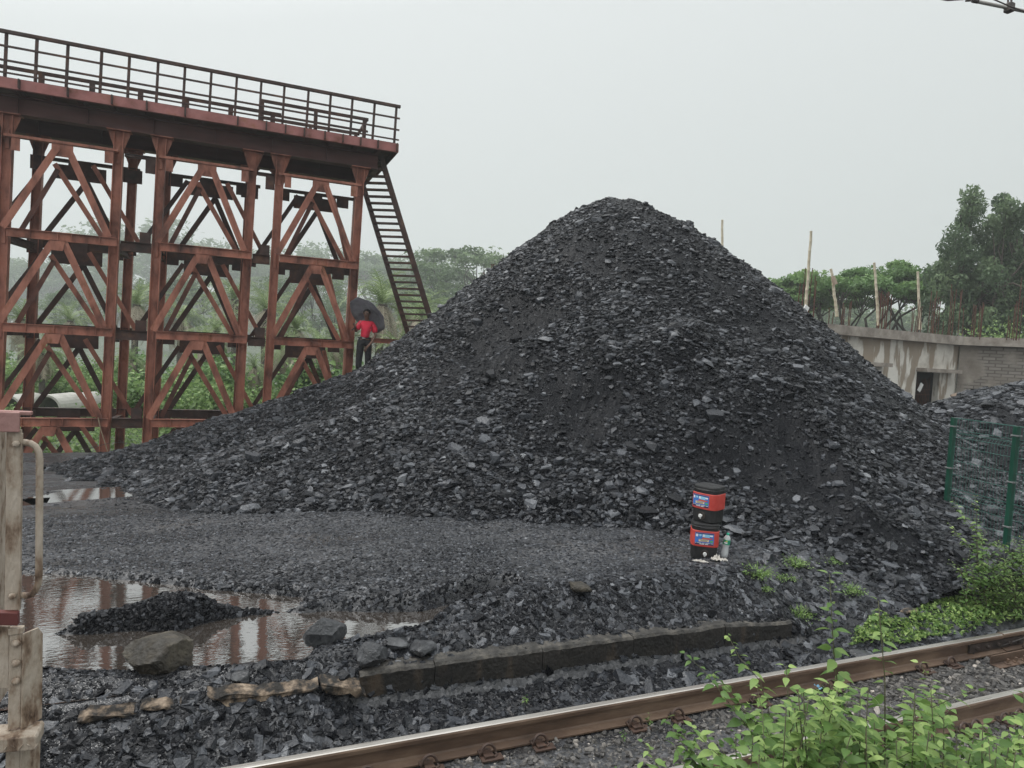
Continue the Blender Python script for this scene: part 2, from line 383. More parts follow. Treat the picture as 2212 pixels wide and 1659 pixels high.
def rocks(x, y, z, nrm, size, tilt, sink=.15, flatn=.0, V=RV, aspect=.38, tone=None):
    n = len(x); var = rng.integers(0, len(V), n)
    P = V[var] * 1.0
    P = P * np.stack([1 + rng.uniform(-aspect, aspect * 1.6, n), np.ones(n), np.ones(n)], -1)[:, None, :]
    up = nrm + np.array([0, 0, flatn]) + rng.normal(0, 1, (n, 3)) * tilt * (rng.random((n, 1)) * 1.4); up /= np.linalg.norm(up, axis=1, keepdims=True)
    a = rng.normal(0, 1, (n, 3)); t = a - (a * up).sum(1, keepdims=True) * up; t /= np.linalg.norm(t, axis=1, keepdims=True)
    b = np.cross(up, t)
    Rm = np.stack([t, b, up], -1)
    Q = np.einsum('nij,nkj->nki', Rm, P) * size[:, None, None]
    Q = Q + np.stack([x, y, z], -1)[:, None, :] - nrm[:, None, :] * (size * (sink - .12))[:, None, None]
    Fc = (RF[None] + (np.arange(n) * 2 * NR)[:, None, None]).reshape(-1, 3)
    if tone is None:
        big = np.clip((size - .015) / .06, 0, 1)
        tone = np.clip(rng.beta(1.5, 3.0, n) * .46 + .17 * big * (rng.random(n) > .3) + rng.beta(1.3, 2.6, n) * .42 * big + (rng.random(n) > .99) * .22 * (size > .025), 0, 1)
    return Q.reshape(-1, 3), Fc, np.repeat(tone, 2 * NR)
def normals(fn, x, y, e=.06):
    hx = (fn(x + e, y) - fn(x - e, y)) / (2 * e); hy = (fn(x, y + e) - fn(x, y - e)) / (2 * e)
    n = np.stack([-hx, -hy, np.ones_like(hx)], -1); return n / np.linalg.norm(n, axis=1, keepdims=True)
def merge(parts):
    Vs, Fs, Ts = [], [], []; k = 0
    for V, F_, T in parts:
        Vs.append(V); Fs.append(F_ + k); Ts.append(T); k += len(V)
    return np.concatenate(Vs), np.concatenate(Fs), np.concatenate(Ts)
def sizes(n, a, b, p=1.6): return a + (b - a) * rng.random(n) ** p

def build_heap(name, fn, x0, x1, y0, y1, counts, cell=.09, keep=None):
    hx_, hy_ = np.arange(x0, x1, cell), np.arange(y0, y1, cell)
    X, Y = np.meshgrid(hx_, hy_); Z = fn(X, Y); Gd = ground_h(X, Y)
    ok = Z > Gd - .12
    id_ = np.arange(X.size).reshape(X.shape)
    q_ = ok[:-1, :-1] & ok[:-1, 1:] & ok[1:, 1:] & ok[1:, :-1]
    a, b_, c_, d_ = id_[:-1, :-1][q_], id_[:-1, 1:][q_], id_[1:, 1:][q_], id_[1:, :-1][q_]
    Fb = np.concatenate([np.stack([a, b_, c_], -1), np.stack([a, c_, d_], -1)])
    parts = [(np.stack([X, Y, Z], -1).reshape(-1, 3), Fb, np.full(X.size, .1))]
    for n, sa, sb, tilt in counts:
        x = rng.uniform(x0, x1, n * 3); y = rng.uniform(y0, y1, n * 3); z = fn(x, y); gz = ground_h(x, y)
        # coarse pieces lie in bands and roll towards the foot; fines stay in the hollows
        cl = fbm(x * .8 + z * .9 + 3, y * .8 - z * .9, 3)
        pr = 1.0 if sb < .05 else np.clip(.85 + 3.2 * cl - .75 * fines(x, y) + .25 * (z < .8), .08, 1)
        k = (z > gz + .0) & (rng.random(len(x)) < pr)
        if keep is not None: k &= keep(x, y, z)
        x, y, z = x[k][:n], y[k][:n], z[k][:n]
        parts.append(rocks(x, y, z, normals(fn, x, y), sizes(len(x), sa, sb), tilt, .3 if sb < .04 else .0, flatn=1.1 if sb > .04 else .2))
    V, F_, T = merge(parts)
    used = np.zeros(len(V), bool); used[F_.ravel()] = True; mp = np.cumsum(used) - 1
    return bigmesh(name, V[used], mp[F_], M['coal'], T[used])
h1 = build_heap('coal_heap', heap_h, -5.5, 18.5, 5.0, 19.3,
    [(120000, .012, .034, .40), (105000, .026, .060, .50), (18000, .040, .080, .46), (2000, .08, .14, .40), (80, .13, .19, .3)],
    keep=lambda x, y, z: y < 16.6 + (x < 4.5) * 2.2)
tag(h1, 'tall conical heap of wet black shale coal filling the middle of the yard', 'coal heap')
h2 = build_heap('coal_heap', heap2_h, 11.5, 23, 5.5, 14, [(26000, .02, .05, .45), (9000, .05, .1, .4), (900, .1, .2, .3)])
tag(h2, 'small black coal heap behind the green fence in front of the unfinished building', 'coal heap')

# loose pieces on the yard and along the track
def scatter(n, x0, x1, y0, y1, sa, sb, tilt, sink=.3, dens=None, V=RV, tone=None, p=1.6, zoff=0):
    x = rng.uniform(x0, x1, n); y = rng.uniform(y0, y1, n)
    if dens is not None:
        k = rng.random(n) < dens(x, y); x, y = x[k], y[k]
    z = ground_h(x, y) + zoff
    inwater = ((z < WATER - .008) & (y > 4.95) & (y < 8.3) & (x < 2.6)) | ((z < -.54) & (y > 10))
    hp = heap_h(x, y) > z + .1
    k = ~(inwater | hp); x, y, z = x[k], y[k], z[k]
    t = None if tone is None else tone(len(x))
    return rocks(x, y, z, normals(ground_h, x, y), sizes(len(x), sa, sb, p), tilt, sink, V=V, tone=t)
edge = lambda x, y: np.clip(.05 + 1.3 * np.exp(-((y - (6.75 - 1.38 * sstep(.3, 3.2, x))) / (.5 - .27 * sstep(.8, 3., x))) ** 2) + .25 * (fbm(x, y, 3) + .5) * (y > 8.5) + .8 * (x > 6.3), 0, 1)
P = []
yt = lambda n: np.clip(.20 + rng.beta(1.4, 2.2, n) * .62, 0, 1)
P.append(scatter(75000, -4, 8.0, 5.2, 10.5, .009, .028, .2, .15, tone=yt))
P.append(scatter(12000, -5, 3, 10, 15.5, .012, .03, .22, .3, tone=yt))
P.append(scatter(26000, -4, 8.5, 4.9, 9.5, .016, .042, .3, .3, edge))
P.append(scatter(5200, -4, 8.5, 4.95, 8.5, .035, .075, .28, .3, lambda x, y: edge(x, y) ** 2))
P.append(scatter(5000, 5.8, 9.8, 4.4, 7.2, .025, .08, .35, .3))
P.append(scatter(900, 5.4, 9.6, 4.9, 7.0, .07, .14, .3, .3))
foot = lambda x, y: np.exp(-np.clip(ground_h(x, y) - heap_h(x, y), 0, 5) / .13)
P.append(scatter(60000, -4.5, 9, 6.0, 15.5, .014, .04, .35, .3, foot)); P.append(scatter(9000, -4.5, 9, 6.0, 15.5, .035, .075, .32, .3, foot))
P.append(scatter(26000, -6, 1, 13.6, 18.4, .02, .06, .35, .25)); P.append(scatter(2500, -6, 1, 14.2, 18.4, .05, .11, .32, .2))
_m = onz(385, 1343, WATER); P.append(scatter(9000, _m[0] - .75, _m[0] + .75, _m[1] - .3, _m[1] + .3, .010, .034, .45, .1)); P.append(scatter(700, _m[0] - .75, _m[0] + .7, _m[1] - .25, _m[1] + .25, .03, .05, .4, .1))
# bank between rail and kerb: big flat slabs
P.append(scatter(26000, -1.6, 9, 4.42, 5.1, .009, .026, .26))
P.append(scatter(7500, -1.6, 9, 4.44, 5.0, .02, .048, .28))
P.append(scatter(1700, -1.6, 9, 4.46, 4.95, .04, .08, .26))
P.append(scatter(170, 3.0, 9, 4.5, 4.85, .08, .13, .3))
P.append(scatter(500, -1.6, 1.6, 4.46, 5.1, .05, .095, .26))
P.append(scatter(16000, -1.6, .9, 3.6, 4.3, .009, .03, .4)); P.append(scatter(900, -1.6, .9, 3.6, 4.3, .03, .08, .4))
P.append(scatter(11000, .9, 6.0, 4.95, 5.55, .014, .042, .3)); P.append(scatter(1700, .9, 6.0, 4.95, 5.6, .035, .075, .28)); P.append(scatter(90, 1.5, 6.0, 4.95, 5.5, .07, .11, .2))
P.append(scatter(14000, -2.6, 2.8, 5.0, 7.2, .010, .030, .3)); P.append(scatter(900, -2.6, 2.8, 5.0, 7.0, .03, .05, .3))
V_, F_, T_ = merge(P)
o = bigmesh('coal_rubble', V_, F_, M['coal'], T_)
tag(o, 'loose wet black coal shards strewn over the yard, kerb and track edge', 'rubble', kind='stuff')
st = lambda n: np.clip(rng.beta(2, 2.6, n) + (rng.random(n) > .985) * .4, 0, 1)
P = [scatter(30000, 0.2, 9.5, 2.6, 4.3, .008, .018, .3, tone=st), scatter(6500, .5, 9.5, 2.6, 4.28, .016, .036, .35, .1, tone=st, V=RVC),
     scatter(2600, 2.6, 9.5, 2.6, 4.27, .025, .042, .35, .05, tone=st, V=RVC, dens=lambda x, y: np.clip((x - 2.6) / 2.5, .1, 1))]
V_, F_, T_ = merge(P)
o = bigmesh('ballast', V_, F_, M['stone'], T_)
tag(o, 'grey and brown ballast stones between the two rails', 'ballast', kind='stuff')

# ---------------------------------------------------------------- puddles
def water_mat():
    m = bpy.data.materials.new('puddle_water'); m.use_nodes = True; n = m.node_tree.nodes; l = m.node_tree.links; b = n['Principled BSDF']
    b.inputs['Base Color'].default_value = (.05, .042, .036, 1); b.inputs['Roughness'].default_value = .025; b.inputs['Specular IOR Level'].default_value = .9
    b.inputs['IOR'].default_value = 3.0
    t = n.new('ShaderNodeTexCoord'); mp = n.new('ShaderNodeMapping'); mp.inputs['Scale'].default_value = (1, 3.2, 1); l.new(t.outputs['Object'], mp.inputs[0])
    ns = n.new('ShaderNodeTexNoise'); ns.inputs['Scale'].default_value = 9; ns.inputs['Detail'].default_value = 3; l.new(mp.outputs[0], ns.inputs['Vector'])
    bp = n.new('ShaderNodeBump'); bp.inputs['Strength'].default_value = .07; bp.inputs['Distance'].default_value = .01
    l.new(ns.outputs['Fac'], bp.inputs['Height']); l.new(bp.outputs[0], b.inputs['Normal']); return m
M['water'] = water_mat()
def puddle(P, z, grow=.25):
    c = P.mean(0); d = P - c; P2 = c + d * (1 + grow / np.maximum(np.linalg.norm(d, axis=1, keepdims=True), .3))
    me = bpy.data.meshes.new('puddle'); me.from_pydata([(a, b, z) for a, b in P2], [], [tuple(range(len(P2)))]); me.materials.append(M['water'])
    o = bpy.data.objects.new('puddle', me); C.objects.link(o); tag(o, kind='structure'); return o
for P, z in ((np.array([(-4.4, 5.0), (2.7, 5.0), (2.7, 6.9), (1, 7.2), (-.6, 7.75), (-4.4, 7.75)]), WATER), (P_D, -.515), (P_E, -.515)):
    puddle(P, z, 0 if z == WATER else .25)

# ---------------------------------------------------------------- steel loading platform
M['steel'] = material('red_oxide_steel', [(.30, (.075, .030, .021)), (.40, (.19, .070, .045)), (.50, (.32, .122, .080)), (.60, (.42, .168, .112)), (.70, (.22, .080, .035))], (.5, .75), 2.6, bump=.15, bscale=30, stretch=(1, 1, .45))
M['steel_rust_shade'] = material('rusted_shaded_steel', [(.3, (.030, .019, .016)), (.55, (.070, .034, .026)), (.75, (.15, .07, .035))], (.5, .8), 3.0, bump=.15, bscale=40)  # rust colour, also paints the shade on members set behind the near face
M['steel_mid'] = material('brown_stained_steel', [(.3, (.06, .026, .02)), (.5, (.13, .052, .038)), (.7, (.2, .08, .055))], (.5, .8), 2.5, bump=.15, bscale=40)
M['steel_pink'] = material('faded_red_channel', [(.28, (.17, .06, .035)), (.42, (.30, .115, .10)), (.6, (.40, .16, .145)), (.75, (.30, .12, .06))], (.5, .75), 2.6, bump=.1)
M['steel_dark'] = material('grimy_girder_steel', [(.3, (.06, .028, .024)), (.55, (.125, .052, .045)), (.8, (.16, .068, .05))], (.55, .8), 1.5, bump=.1, stretch=(.4, 1, 2.))
tower = empty('loading_platform', (0, 18.6, 0))
tag(tower, 'tall red oxide steel trestle platform with railed deck and zigzag braces behind the coal', 'loading platform')
YN, YF = 18.6, 20.35
def T(x, y, z): return (x + .021 * (z - 3), y - 18.6, z)      # the whole frame leans slightly along the track
ZT = 6.93
XC = [-8.0, -5.85, -4.93, -2.76, -1.86, .20, .86, 2.90]
XF = [-7.9, -5.70, -4.75, -2.68, -1.88, .16, .93, 3.13]
BAYS = [(-8.0, -5.85), (-4.93, -2.76), (-1.86, .20), (.86, 2.90)]
LV = [6.42, 4.30, 2.17, .02]
def hcol(mb, x, y, z0, z1):
    mb.ibeam(T(x, y, z0), T(x, y, z1), .20, .205, .02, .016, up=(1, 0, 0))
for yy in (YN, YF):
    for x in (XC if yy == YN else XF):
        mb = MB(); hcol(mb, x, yy, -1.5, ZT - .02)
        p = T(x, yy, ZT)
        mb.box((p[0], p[1], ZT - .01), (.5, .3, .024))
        # flared head brackets
        for s in (-1, 1):
            q0 = T(x, yy, ZT - .03)
            vs = [(q0[0] + s * .10, q0[1] - .012, ZT - .025), (q0[0] + s * .23, q0[1] - .012, ZT - .025), (q0[0] + s * .21, q0[1] - .012, ZT - .12), (q0[0] + s * .10, q0[1] - .012, ZT - .42)]
            mb.add(vs + [(a, b + .024, c) for a, b, c in vs], [(0, 1, 2, 3), (7, 6, 5, 4), (0, 4, 5, 1), (1, 5, 6, 2), (2, 6, 7, 3), (3, 7, 4, 0)])
        if yy == YN:      # splice plates at each level
            for z in LV:
                c_ = T(x, yy, z - .05); mb.box((c_[0], c_[1] - .02, c_[2]), (.07, .03, .42))
        mb.build('column', M['steel'] if yy == YN else M['steel'], tower)
# beams of the near and far faces
for (a, b) in BAYS:
    for k, z in enumerate(LV):
        if k == 0:
            mb = MB(); mb.box(((T(a, 0, z)[0] + T(b, 0, z)[0]) / 2, YN - 18.6 - .16, z), (b - a + .05, .14, .06)); mb.build('cross_beam', M['steel'], tower)
            for x, w in ((a + .20, .16), ((a + b) / 2, .42), (b - .16, .18)):
                mb = MB(); c_ = T(x, YN, z - .17); mb.box((c_[0], c_[1] - .20, c_[2]), (w, .014, .3)); mb.build('gusset_plate', M['steel'], tower)
        else:
            mb = MB(); y = YN - .22
            mb.ibeam(T(a + .10, y, z - .02), T(b + .08, y, z - .02), .12, .20, .014, .012)
            for t in (.25, .5, .62, .88):
                c_ = T(a + (b - a) * t, y, z - .02); mb.box((c_[0], c_[1] - .03, c_[2]), (.012, .05, .17))
            mb.build('cross_beam', M['steel'], tower)
        mb = MB(); mb.ibeam(T(a + .1, YF, z), T(b + .25, YF, z), .14, .22 if k else .07, .014, .012)
        for x in (a + .2, (a + b) / 2, b - .2):
            c_ = T(x, YF, z - .14 if not k else z - .1); mb.box((c_[0], c_[1] - .09, c_[2]), (.34 if x != (a + b) / 2 else .5, .014, .34))
        mb.build('cross_beam', M['steel_rust_shade'], tower)
for i in range(1, len(XC) - 1, 2):
    for z in LV[1:]:
        mb = MB(); mb.ibeam(T(XC[i] + .12, YN + .05, z - .06), T(XC[i + 1] - .12, YN + .05, z - .06), .14, .24, .014, .012); mb.build('cross_beam', M['steel_rust_shade'], tower)  # gap beams coloured darker for the shade behind the near face
        mb = MB(); c_ = T(XC[i + 1] - .26, YN + .02, z + .18); mb.box(c_, (.24, .02, .26)); mb.build('gusset_plate', M['steel_rust_shade'], tower)
# transverse beams joining the two faces
for x in XC:
    for z in LV[1:]:
        mb = MB(); mb.ibeam(T(x, YN + .13, z - .12), T(XF[XC.index(x)], YF - .13, z - .12), .12, .18, .014, .012); mb.build('transverse_beam', M['steel_rust_shade'], tower)
# zigzag braces
def brace(p, q, w=.075, mat='steel', flip=1):
    mb = MB(); mb.angle(p, q, w, .014, up=(0, 1, 0), flip=flip); mb.angle(Vector(p) + Vector((0, .02, 0)), Vector(q) + Vector((0, .02, 0)), w, .014, up=(0, 1, 0), flip=-flip)
    mb.build('brace', M[mat], tower)
for bi, (a, b) in enumerate(BAYS):
    c = (a + b) / 2
    for k in range(4):
        zt = LV[k] - .14; zb = LV[k + 1] + .08 if k < 3 else LV[3] - 1.95
        y1, y2, y3, y4 = YN - .26, YN + .16, YF, YN + .75
        brace(T(c - .10, y1, zt), T(a + .03, y1, zb), .075); brace(T(c + .12, y1, zt), T(b - .09, y1, zb), .075)
        brace(T(c - .22, y2, zt - .28), T(b - .26, y2, zb), .058); brace(T(c - .15, y2, zt - .40), T(a + .27, y2, zb), .055, 'steel_mid')
        brace(T(c + .16, y3, zt - .3), T(a + .30, y3, zb), .065, 'steel_rust_shade'); brace(T(c + .16, y3, zt - .35), T(b - .15, y3, zb), .065, 'steel_rust_shade')
        if bi:
            brace(T(c + .44, y4, zt - .08), T(b + (.46 if bi < 3 else -.05), y4, zb - .02), .055); brace(T(c - .48, y4, zt - .15), T(a - .44, y4, zb), .055, 'steel_rust_shade')
        if k:
            mb = MB(); g0 = T(c, y1 - .02, zt - .06)
            mb.add([(g0[0] - .16, g0[1], g0[2] + .1), (g0[0] + .16, g0[1], g0[2] + .1), (g0[0] + .1, g0[1], g0[2] - .14), (g0[0] - .1, g0[1], g0[2] - .14)] + [(g0[0] - .16, g0[1] + .014, g0[2] + .1), (g0[0] + .16, g0[1] + .014, g0[2] + .1), (g0[0] + .1, g0[1] + .014, g0[2] - .14), (g0[0] - .1, g0[1] + .014, g0[2] - .14)],
                   [(3, 2, 1, 0), (4, 5, 6, 7), (0, 1, 5, 4), (1, 2, 6, 5), (2, 3, 7, 6), (3, 0, 4, 7)]); mb.build('gusset_plate', M['steel'], tower)
        # big dark plates at the head of the far frames
        mb = MB(); g0 = T(c + .03, YF - .1, zt - .16); mb.box(g0, (1.12, .014, .36)); mb.build('gusset_plate', M['steel_rust_shade'], tower)
for i in range(1, len(XC) - 1, 2):
    z = LV[0]; mb = MB(); mb.ibeam(T(XC[i] + .12, YN + .05, z - .02), T(XC[i + 1] - .12, YN + .05, z - .02), .1, .08, .012, .01); mb.build('cross_beam', M['steel_rust_shade'], tower)
    mb = MB(); mb.box(T(XC[i + 1] - .22, YN + .02, z - .22), (.22, .02, .34)); mb.build('gusset_plate', M['steel_rust_shade'], tower)
    mb = MB(); mb.box(T(XF[i] + .02, YF - .13, z - .2), (.44, .02, .34)); mb.build('gusset_plate', M['steel_rust_shade'], tower)
# girders, joists and deck
X0, X1 = -9.4, 3.34
for y in (YN, YF):
    mb = MB(); p = T(X0, y, ZT + .25); q_ = T(X1, y, ZT + .25)
    mb.ibeam((p[0], p[1], ZT + .20), (q_[0], q_[1], ZT + .20), .26, .40, .022, .014)
    for x in np.arange(X0 + .6, X1, 1.35): mb.box((T(x, y, ZT)[0], y - 18.6 - .06, ZT + .20), (.014, .1, .35))
    mb.build('girder', M['steel_dark'], tower)
YD0, YD1 = 17.98, 20.95
mb = MB()
for x in np.arange(X0 + .3, X1 + .3, .62): mb.ibeam((T(x, 0, 7.4)[0], YD0 - 18.6 + .07, 7.435), (T(x, 0, 7.4)[0], YD1 - 18.6 - .07, 7.435), .1, .19, .012, .01)
mb.build('joist', M['steel_dark'], tower)
mb = MB(); mb.box(((X0 + 3.76) / 2 + .09, (YD0 + YD1) / 2 - 18.6, 7.546), (3.76 - X0 - .02, YD1 - YD0 - .02, .016)); mb.build('deck', M['steel_dark'], tower)
for y, s in ((YD0, -1), (YD1, 1)):
    mb = MB(); mb.sweep((X0, y - 18.6, 7.435), (3.85, y - 18.6, 7.435), [(-s * .0, -.11), (s * .09, -.11), (s * .09, -.098), (s * .012, -.098), (s * .012, .098), (s * .09, .098), (s * .09, .11), (0, .11)])
    # patches of stiffeners with rust
    mb.build('edge_channel', M['steel_pink'], tower)
    for i, x in enumerate([-8.6, -7.5, -6.3, -5.05, -4.5, -3.6, -2.75, -2.05, -1.25, -.1, .55, 1.0, 1.45, 1.95, 2.4, 2.85, 3.30, 3.80]):
        mb = MB(); mb.box((x, y - 18.6 + s * .05, 7.435), (.034, .09, .196)); mb.build('stiffener', M['steel_rust_shade'], tower)
mb = MB(); mb.bar((3.85, YD0 - 18.6 + .02, 7.435), (3.85, YD1 - 18.6 - .02, 7.435), .02, .21); mb.build('edge_channel', M['steel_dark'], tower)
mb = MB(); mb.ibeam((3.43, YN - 18.6 + .15, ZT + .20), (3.43, YF - 18.6 - .15, ZT + .20), .14, .34, .014, .012); mb.build('girder', M['steel_dark'], tower)
# handrails
def posts_x(): return [-8.8, -8.0, -7.2, -6.4, -5.6] + [float(ony(u, 62 + .195 * u, 18.01)[0]) for u in (12, 78, 145, 218, 278, 340, 398, 455, 510, 563, 613, 665, 713, 760, 808, 855)]
_old = lambda: [-9.0, -8.1, -7.3, -6.5, -5.72, -4.9, -4.22, -3.58, -2.9, -2.32, -1.73, -1.16, -.58, .0, .57, 1.12, 1.68, 2.22, 2.76, 3.35, 3.97]
y = YD0 + .03
for x in posts_x():
    mb = MB(); mb.ibeam((x, y - 18.6, 7.556), (x + .02, y - 18.6, 8.49), .055, .06, .01, .01, up=(0, 1, 0)); mb.build('handrail_post', M['steel_rust_shade'], tower)
for z, h, w in ((8.505, .065, .09), (8.20, .042, .03), (7.90, .042, .03), (7.64, .035, .03)):
    mb = MB(); mb.bar((-9.4, y - 18.6 - .035, z), (3.85, y - 18.6 - .035, z), w, h); mb.build('handrail_bar', M['steel_rust_shade'], tower)
# low kerb rail on stub posts along the deck, and the taller frame near its end
kr = MB(); kr.bar((-9.2, -.42, 7.82), (.9, -.42, 7.82), .06, .07); kr.build('kerb_rail', M['steel_rust_shade'], tower)
for x in np.arange(-9.0, 1.0, .97):
    mb = MB(); mb.box((x, -.42, 7.67), (.11, .06, .23)); mb.build('stub_post', M['steel_rust_shade'], tower)
for y0 in (-.2, 1.2):
    mb = MB(); mb.bar((.4, y0, 8.16), (3.1, y0, 8.16), .06, .07); mb.bar((.4, y0, 7.85), (3.1, y0, 7.85), .04, .05); mb.build('kerb_rail', M['steel_rust_shade'], tower)
    for x in (.45, 1.75, 3.0):
        mb = MB(); mb.bar((x, y0, 7.556), (x, y0, 8.122), .09, .09, up=(0, 1, 0)); mb.build('stub_post', M['steel_rust_shade'], tower)
mb = MB(); mb.bar((.43, -.16, 8.155), (.43, 1.16, 8.155), .06, .06); mb.bar((3.06, -.16, 8.155), (3.06, 1.16, 8.155), .06, .06); mb.build('kerb_rail', M['steel_rust_shade'], tower)

# steep ladder at the right end
lad = None
A0 = Vector(ony(822, 336, 18.75)) - Vector((0, 18.6, 0)); A1 = Vector(ony(940, 722, 18.75)) - Vector((0, 18.6, 0))
B0 = Vector(ony(766, 340, 19.0)) - Vector((0, 18.6, 0)); B1 = Vector(ony(883, 727, 19.0)) - Vector((0, 18.6, 0))
lad = MB()
for p, q_ in ((A0, A1),):
    lad.bar(p, q_, .05, .15, up=(1, 0, 0))
lado = lad.build('ladder', M['steel_rust_shade'], tower)
mb = MB(); mb.bar(B0, B1, .05, .13, up=(1, 0, 0)); mb.build('stringer', M['steel_rust_shade'], lado)
NRG = 27
for i in range(NRG):
    t = (i + .7) / (NRG + .3)
    p = B0.lerp(B1, t); q_ = A0.lerp(A1, t); q_.z = p.z + .02; 
    mb = MB(); mb.bar(p, q_, .13, .05); mb.build('rung', M['steel_rust_shade'], lado)
mb = MB(); p = Vector(ony(800, 735, 18.85)); q_ = Vector(ony(960, 733, 18.85)); mb.ibeam((p.x, .25, p.z), (q_.x, .25, p.z), .1, .13, .012, .01); mb.build('cross_beam', M['steel'], tower)

# sagging rope and wire tied round the legs
M['rope'] = material('frayed_rope', [(.3, (.25, .19, .12)), (.7, (.4, .32, .22))], (.8, .9), 20)
M['wire'] = material('dark_wire', [(.3, (.03, .03, .03)), (.7, (.07, .06, .055))], (.5, .7), 20)
mb = MB(); P0 = [onz(0, 0, 0)] 
pts = [Vector(ony(u, v, 18.3)) for u, v in ((212, 902), (218, 930), (228, 960), (236, 988))]
mb.tube(pts, .012, 5); o = mb.build('rope', M['rope']); tag(o, 'thin frayed tan rope hanging down a trestle leg at the left', 'rope')
mb = MB(); pts = [Vector(ony(u, v, 18.25)) for u, v in ((20, 975), (90, 985), (150, 980), (232, 958), (262, 955), (310, 965))]
mb.tube(pts, .006, 4); o = mb.build('fence_wire', M['wire']); tag(o, 'slack dark wire strung between the trestle feet', 'wire')

# ---------------------------------------------------------------- person with umbrella
M['skin'] = material('brown_skin', [(.3, (.13, .07, .048)), (.7, (.21, .12, .085))], (.45, .6), 30)
M['hair'] = material('black_hair', [(.3, (.006, .005, .005)), (.7, (.015, .013, .012))], (.4, .6), 60)
M['shirt'] = material('red_polo_cloth', [(.3, (.70, .022, .055)), (.7, (.85, .045, .095))], (.75, .9), 6, bump=.5, bscale=18)
M['trouser'] = material('black_trouser_cloth', [(.3, (.010, .011, .012)), (.7, (.024, .025, .027))], (.7, .9), 8, bump=.5, bscale=14)
M['belt'] = material('black_belt', [(.3, (.012, .012, .012)), (.7, (.02, .02, .02))], (.3, .5), 20)
M['buckle'] = material('dull_metal', [(.3, (.25, .25, .24)), (.7, (.4, .4, .38))], (.3, .5), 40, metallic=.7)
M['navy'] = material('dark_blue_plastic', [(.3, (.012, .016, .05)), (.7, (.02, .03, .08))], (.4, .5), 30)
M['white'] = material('white_plastic', [(.3, (.72, .72, .70)), (.7, (.82, .82, .80))], (.35, .5), 30)
def skinobj(name, pts, edges, mat, parent, sub=2, root=0, flat=None):
    me = bpy.data.meshes.new(name); me.from_pydata([p[:3] for p in pts], edges, []); me.materials.append(mat)
    o = bpy.data.objects.new(name, me); C.objects.link(o); o.parent = parent
    o.modifiers.new('s', 'SKIN'); me.skin_vertices or None
    sk = me.skin_vertices[0] if len(me.skin_vertices) else None
    if sk is None:
        bm_layer = None
    for i, p in enumerate(pts):
        r = p[3]; rr = r if hasattr(r, '__len__') else (r, r)
        me.skin_vertices[0].data[i].radius = rr
        me.skin_vertices[0].data[i].use_root = (i == root)
    s_ = o.modifiers.new('d', 'SUBSURF'); s_.levels = sub; s_.render_levels = sub
    me.update(); return o
def chain(pts, edges, new, start):
    k = len(pts); prev = start
    for p in new: pts.append(p); edges.append((prev, k)); prev = k; k += 1
    return prev
PX, PY, PZ = 3.13, 17.75, 1.46
pr = empty('person', (PX, PY, PZ), math.radians(-10))
tag(pr, 'slim man in red polo shirt and black trousers under an umbrella beside the trestle leg', 'person')
pts, ed = [(0, 0, .88, (.135, .095))], []
chest = chain(pts, ed, [(.01, 0, 1.0, (.125, .085)), (.025, 0, 1.14, (.15, .10)), (.04, 0, 1.25, (.14, .09))], 0)
neck = chain(pts, ed, [(.045, -.01, 1.335, .055), (.04, -.03, 1.40, .055)], chest)
# head: bowed towards the image left
chain(pts, ed, [(.03, -.05, 1.46, (.068, .078)), (.03, -.045, 1.54, (.078, .092)), (.035, -.03, 1.605, (.066, .078))], neck)
# his right arm (image left) bent up to the handle, his left arm reaching across
ra = chain(pts, ed, [(-.10, 0, 1.27, .062), (-.165, -.01, 1.20, .05), (-.225, -.05, 1.05, .04), (-.235, -.13, 1.10, .036), (-.24, -.215, 1.165, .026)], chest)
la = chain(pts, ed, [(.17, 0, 1.27, .062), (.235, -.01, 1.18, .05), (.275, -.04, .98, .041), (.19, -.12, .80, .036), (.085, -.19, .665, .026)], chest)
for sx, x2 in ((-1, -.125), (1, .115)):
    chain(pts, ed, [(sx * .085, 0, .80, .092), (sx * .105, -.01, .5, .066), (x2, .01, .28, .055), (x2, .02, .09, .042), (x2, -.02, .035, .04), (x2 + sx * .02, -.13, .02, .035)], 0)
# palms and fingers
def hand(anchor, pos, d, spread, thumb, curl):
    d = Vector(d).normalized(); sp = Vector(spread).normalized(); cu = Vector(curl).normalized(); p = Vector(pos)
    pm = chain(pts, ed, [(*(p + d * .035), (.034, .020)), (*(p + d * .07), (.036, .017))], anchor)
    base = p + d * .075
    for i, ln in enumerate((.066, .075, .070, .055)):
        b = base + sp * (.026 - .0175 * i)
        chain(pts, ed, [(*(b + d * .006), .0105), (*(b + d * ln * .45 + cu * ln * .12), .0095), (*(b + d * ln * .72 + cu * ln * .48), .0085), (*(b + d * ln * .72 + cu * ln * .8), .0075)], pm)
    tb = p + d * .03 + sp * .03
    chain(pts, ed, [(*tb, .013), (*(tb + Vector(thumb) * .03), .011), (*(tb + Vector(thumb) * .058 + cu * .012), .009)], anchor)
hand(ra, (-.24, -.215, 1.165), (-.35, -.35, .55), (.35, .3, .75), (.35, .1, .8), (.1, -.9, -.3))
hand(la, (.085, -.19, .665), (-.55, -.10, -.75), (-.75, -.1, .55), (-.9, -.1, .1), (.1, .7, -.4))
skinobj('body', pts, ed, M['skin'], pr)
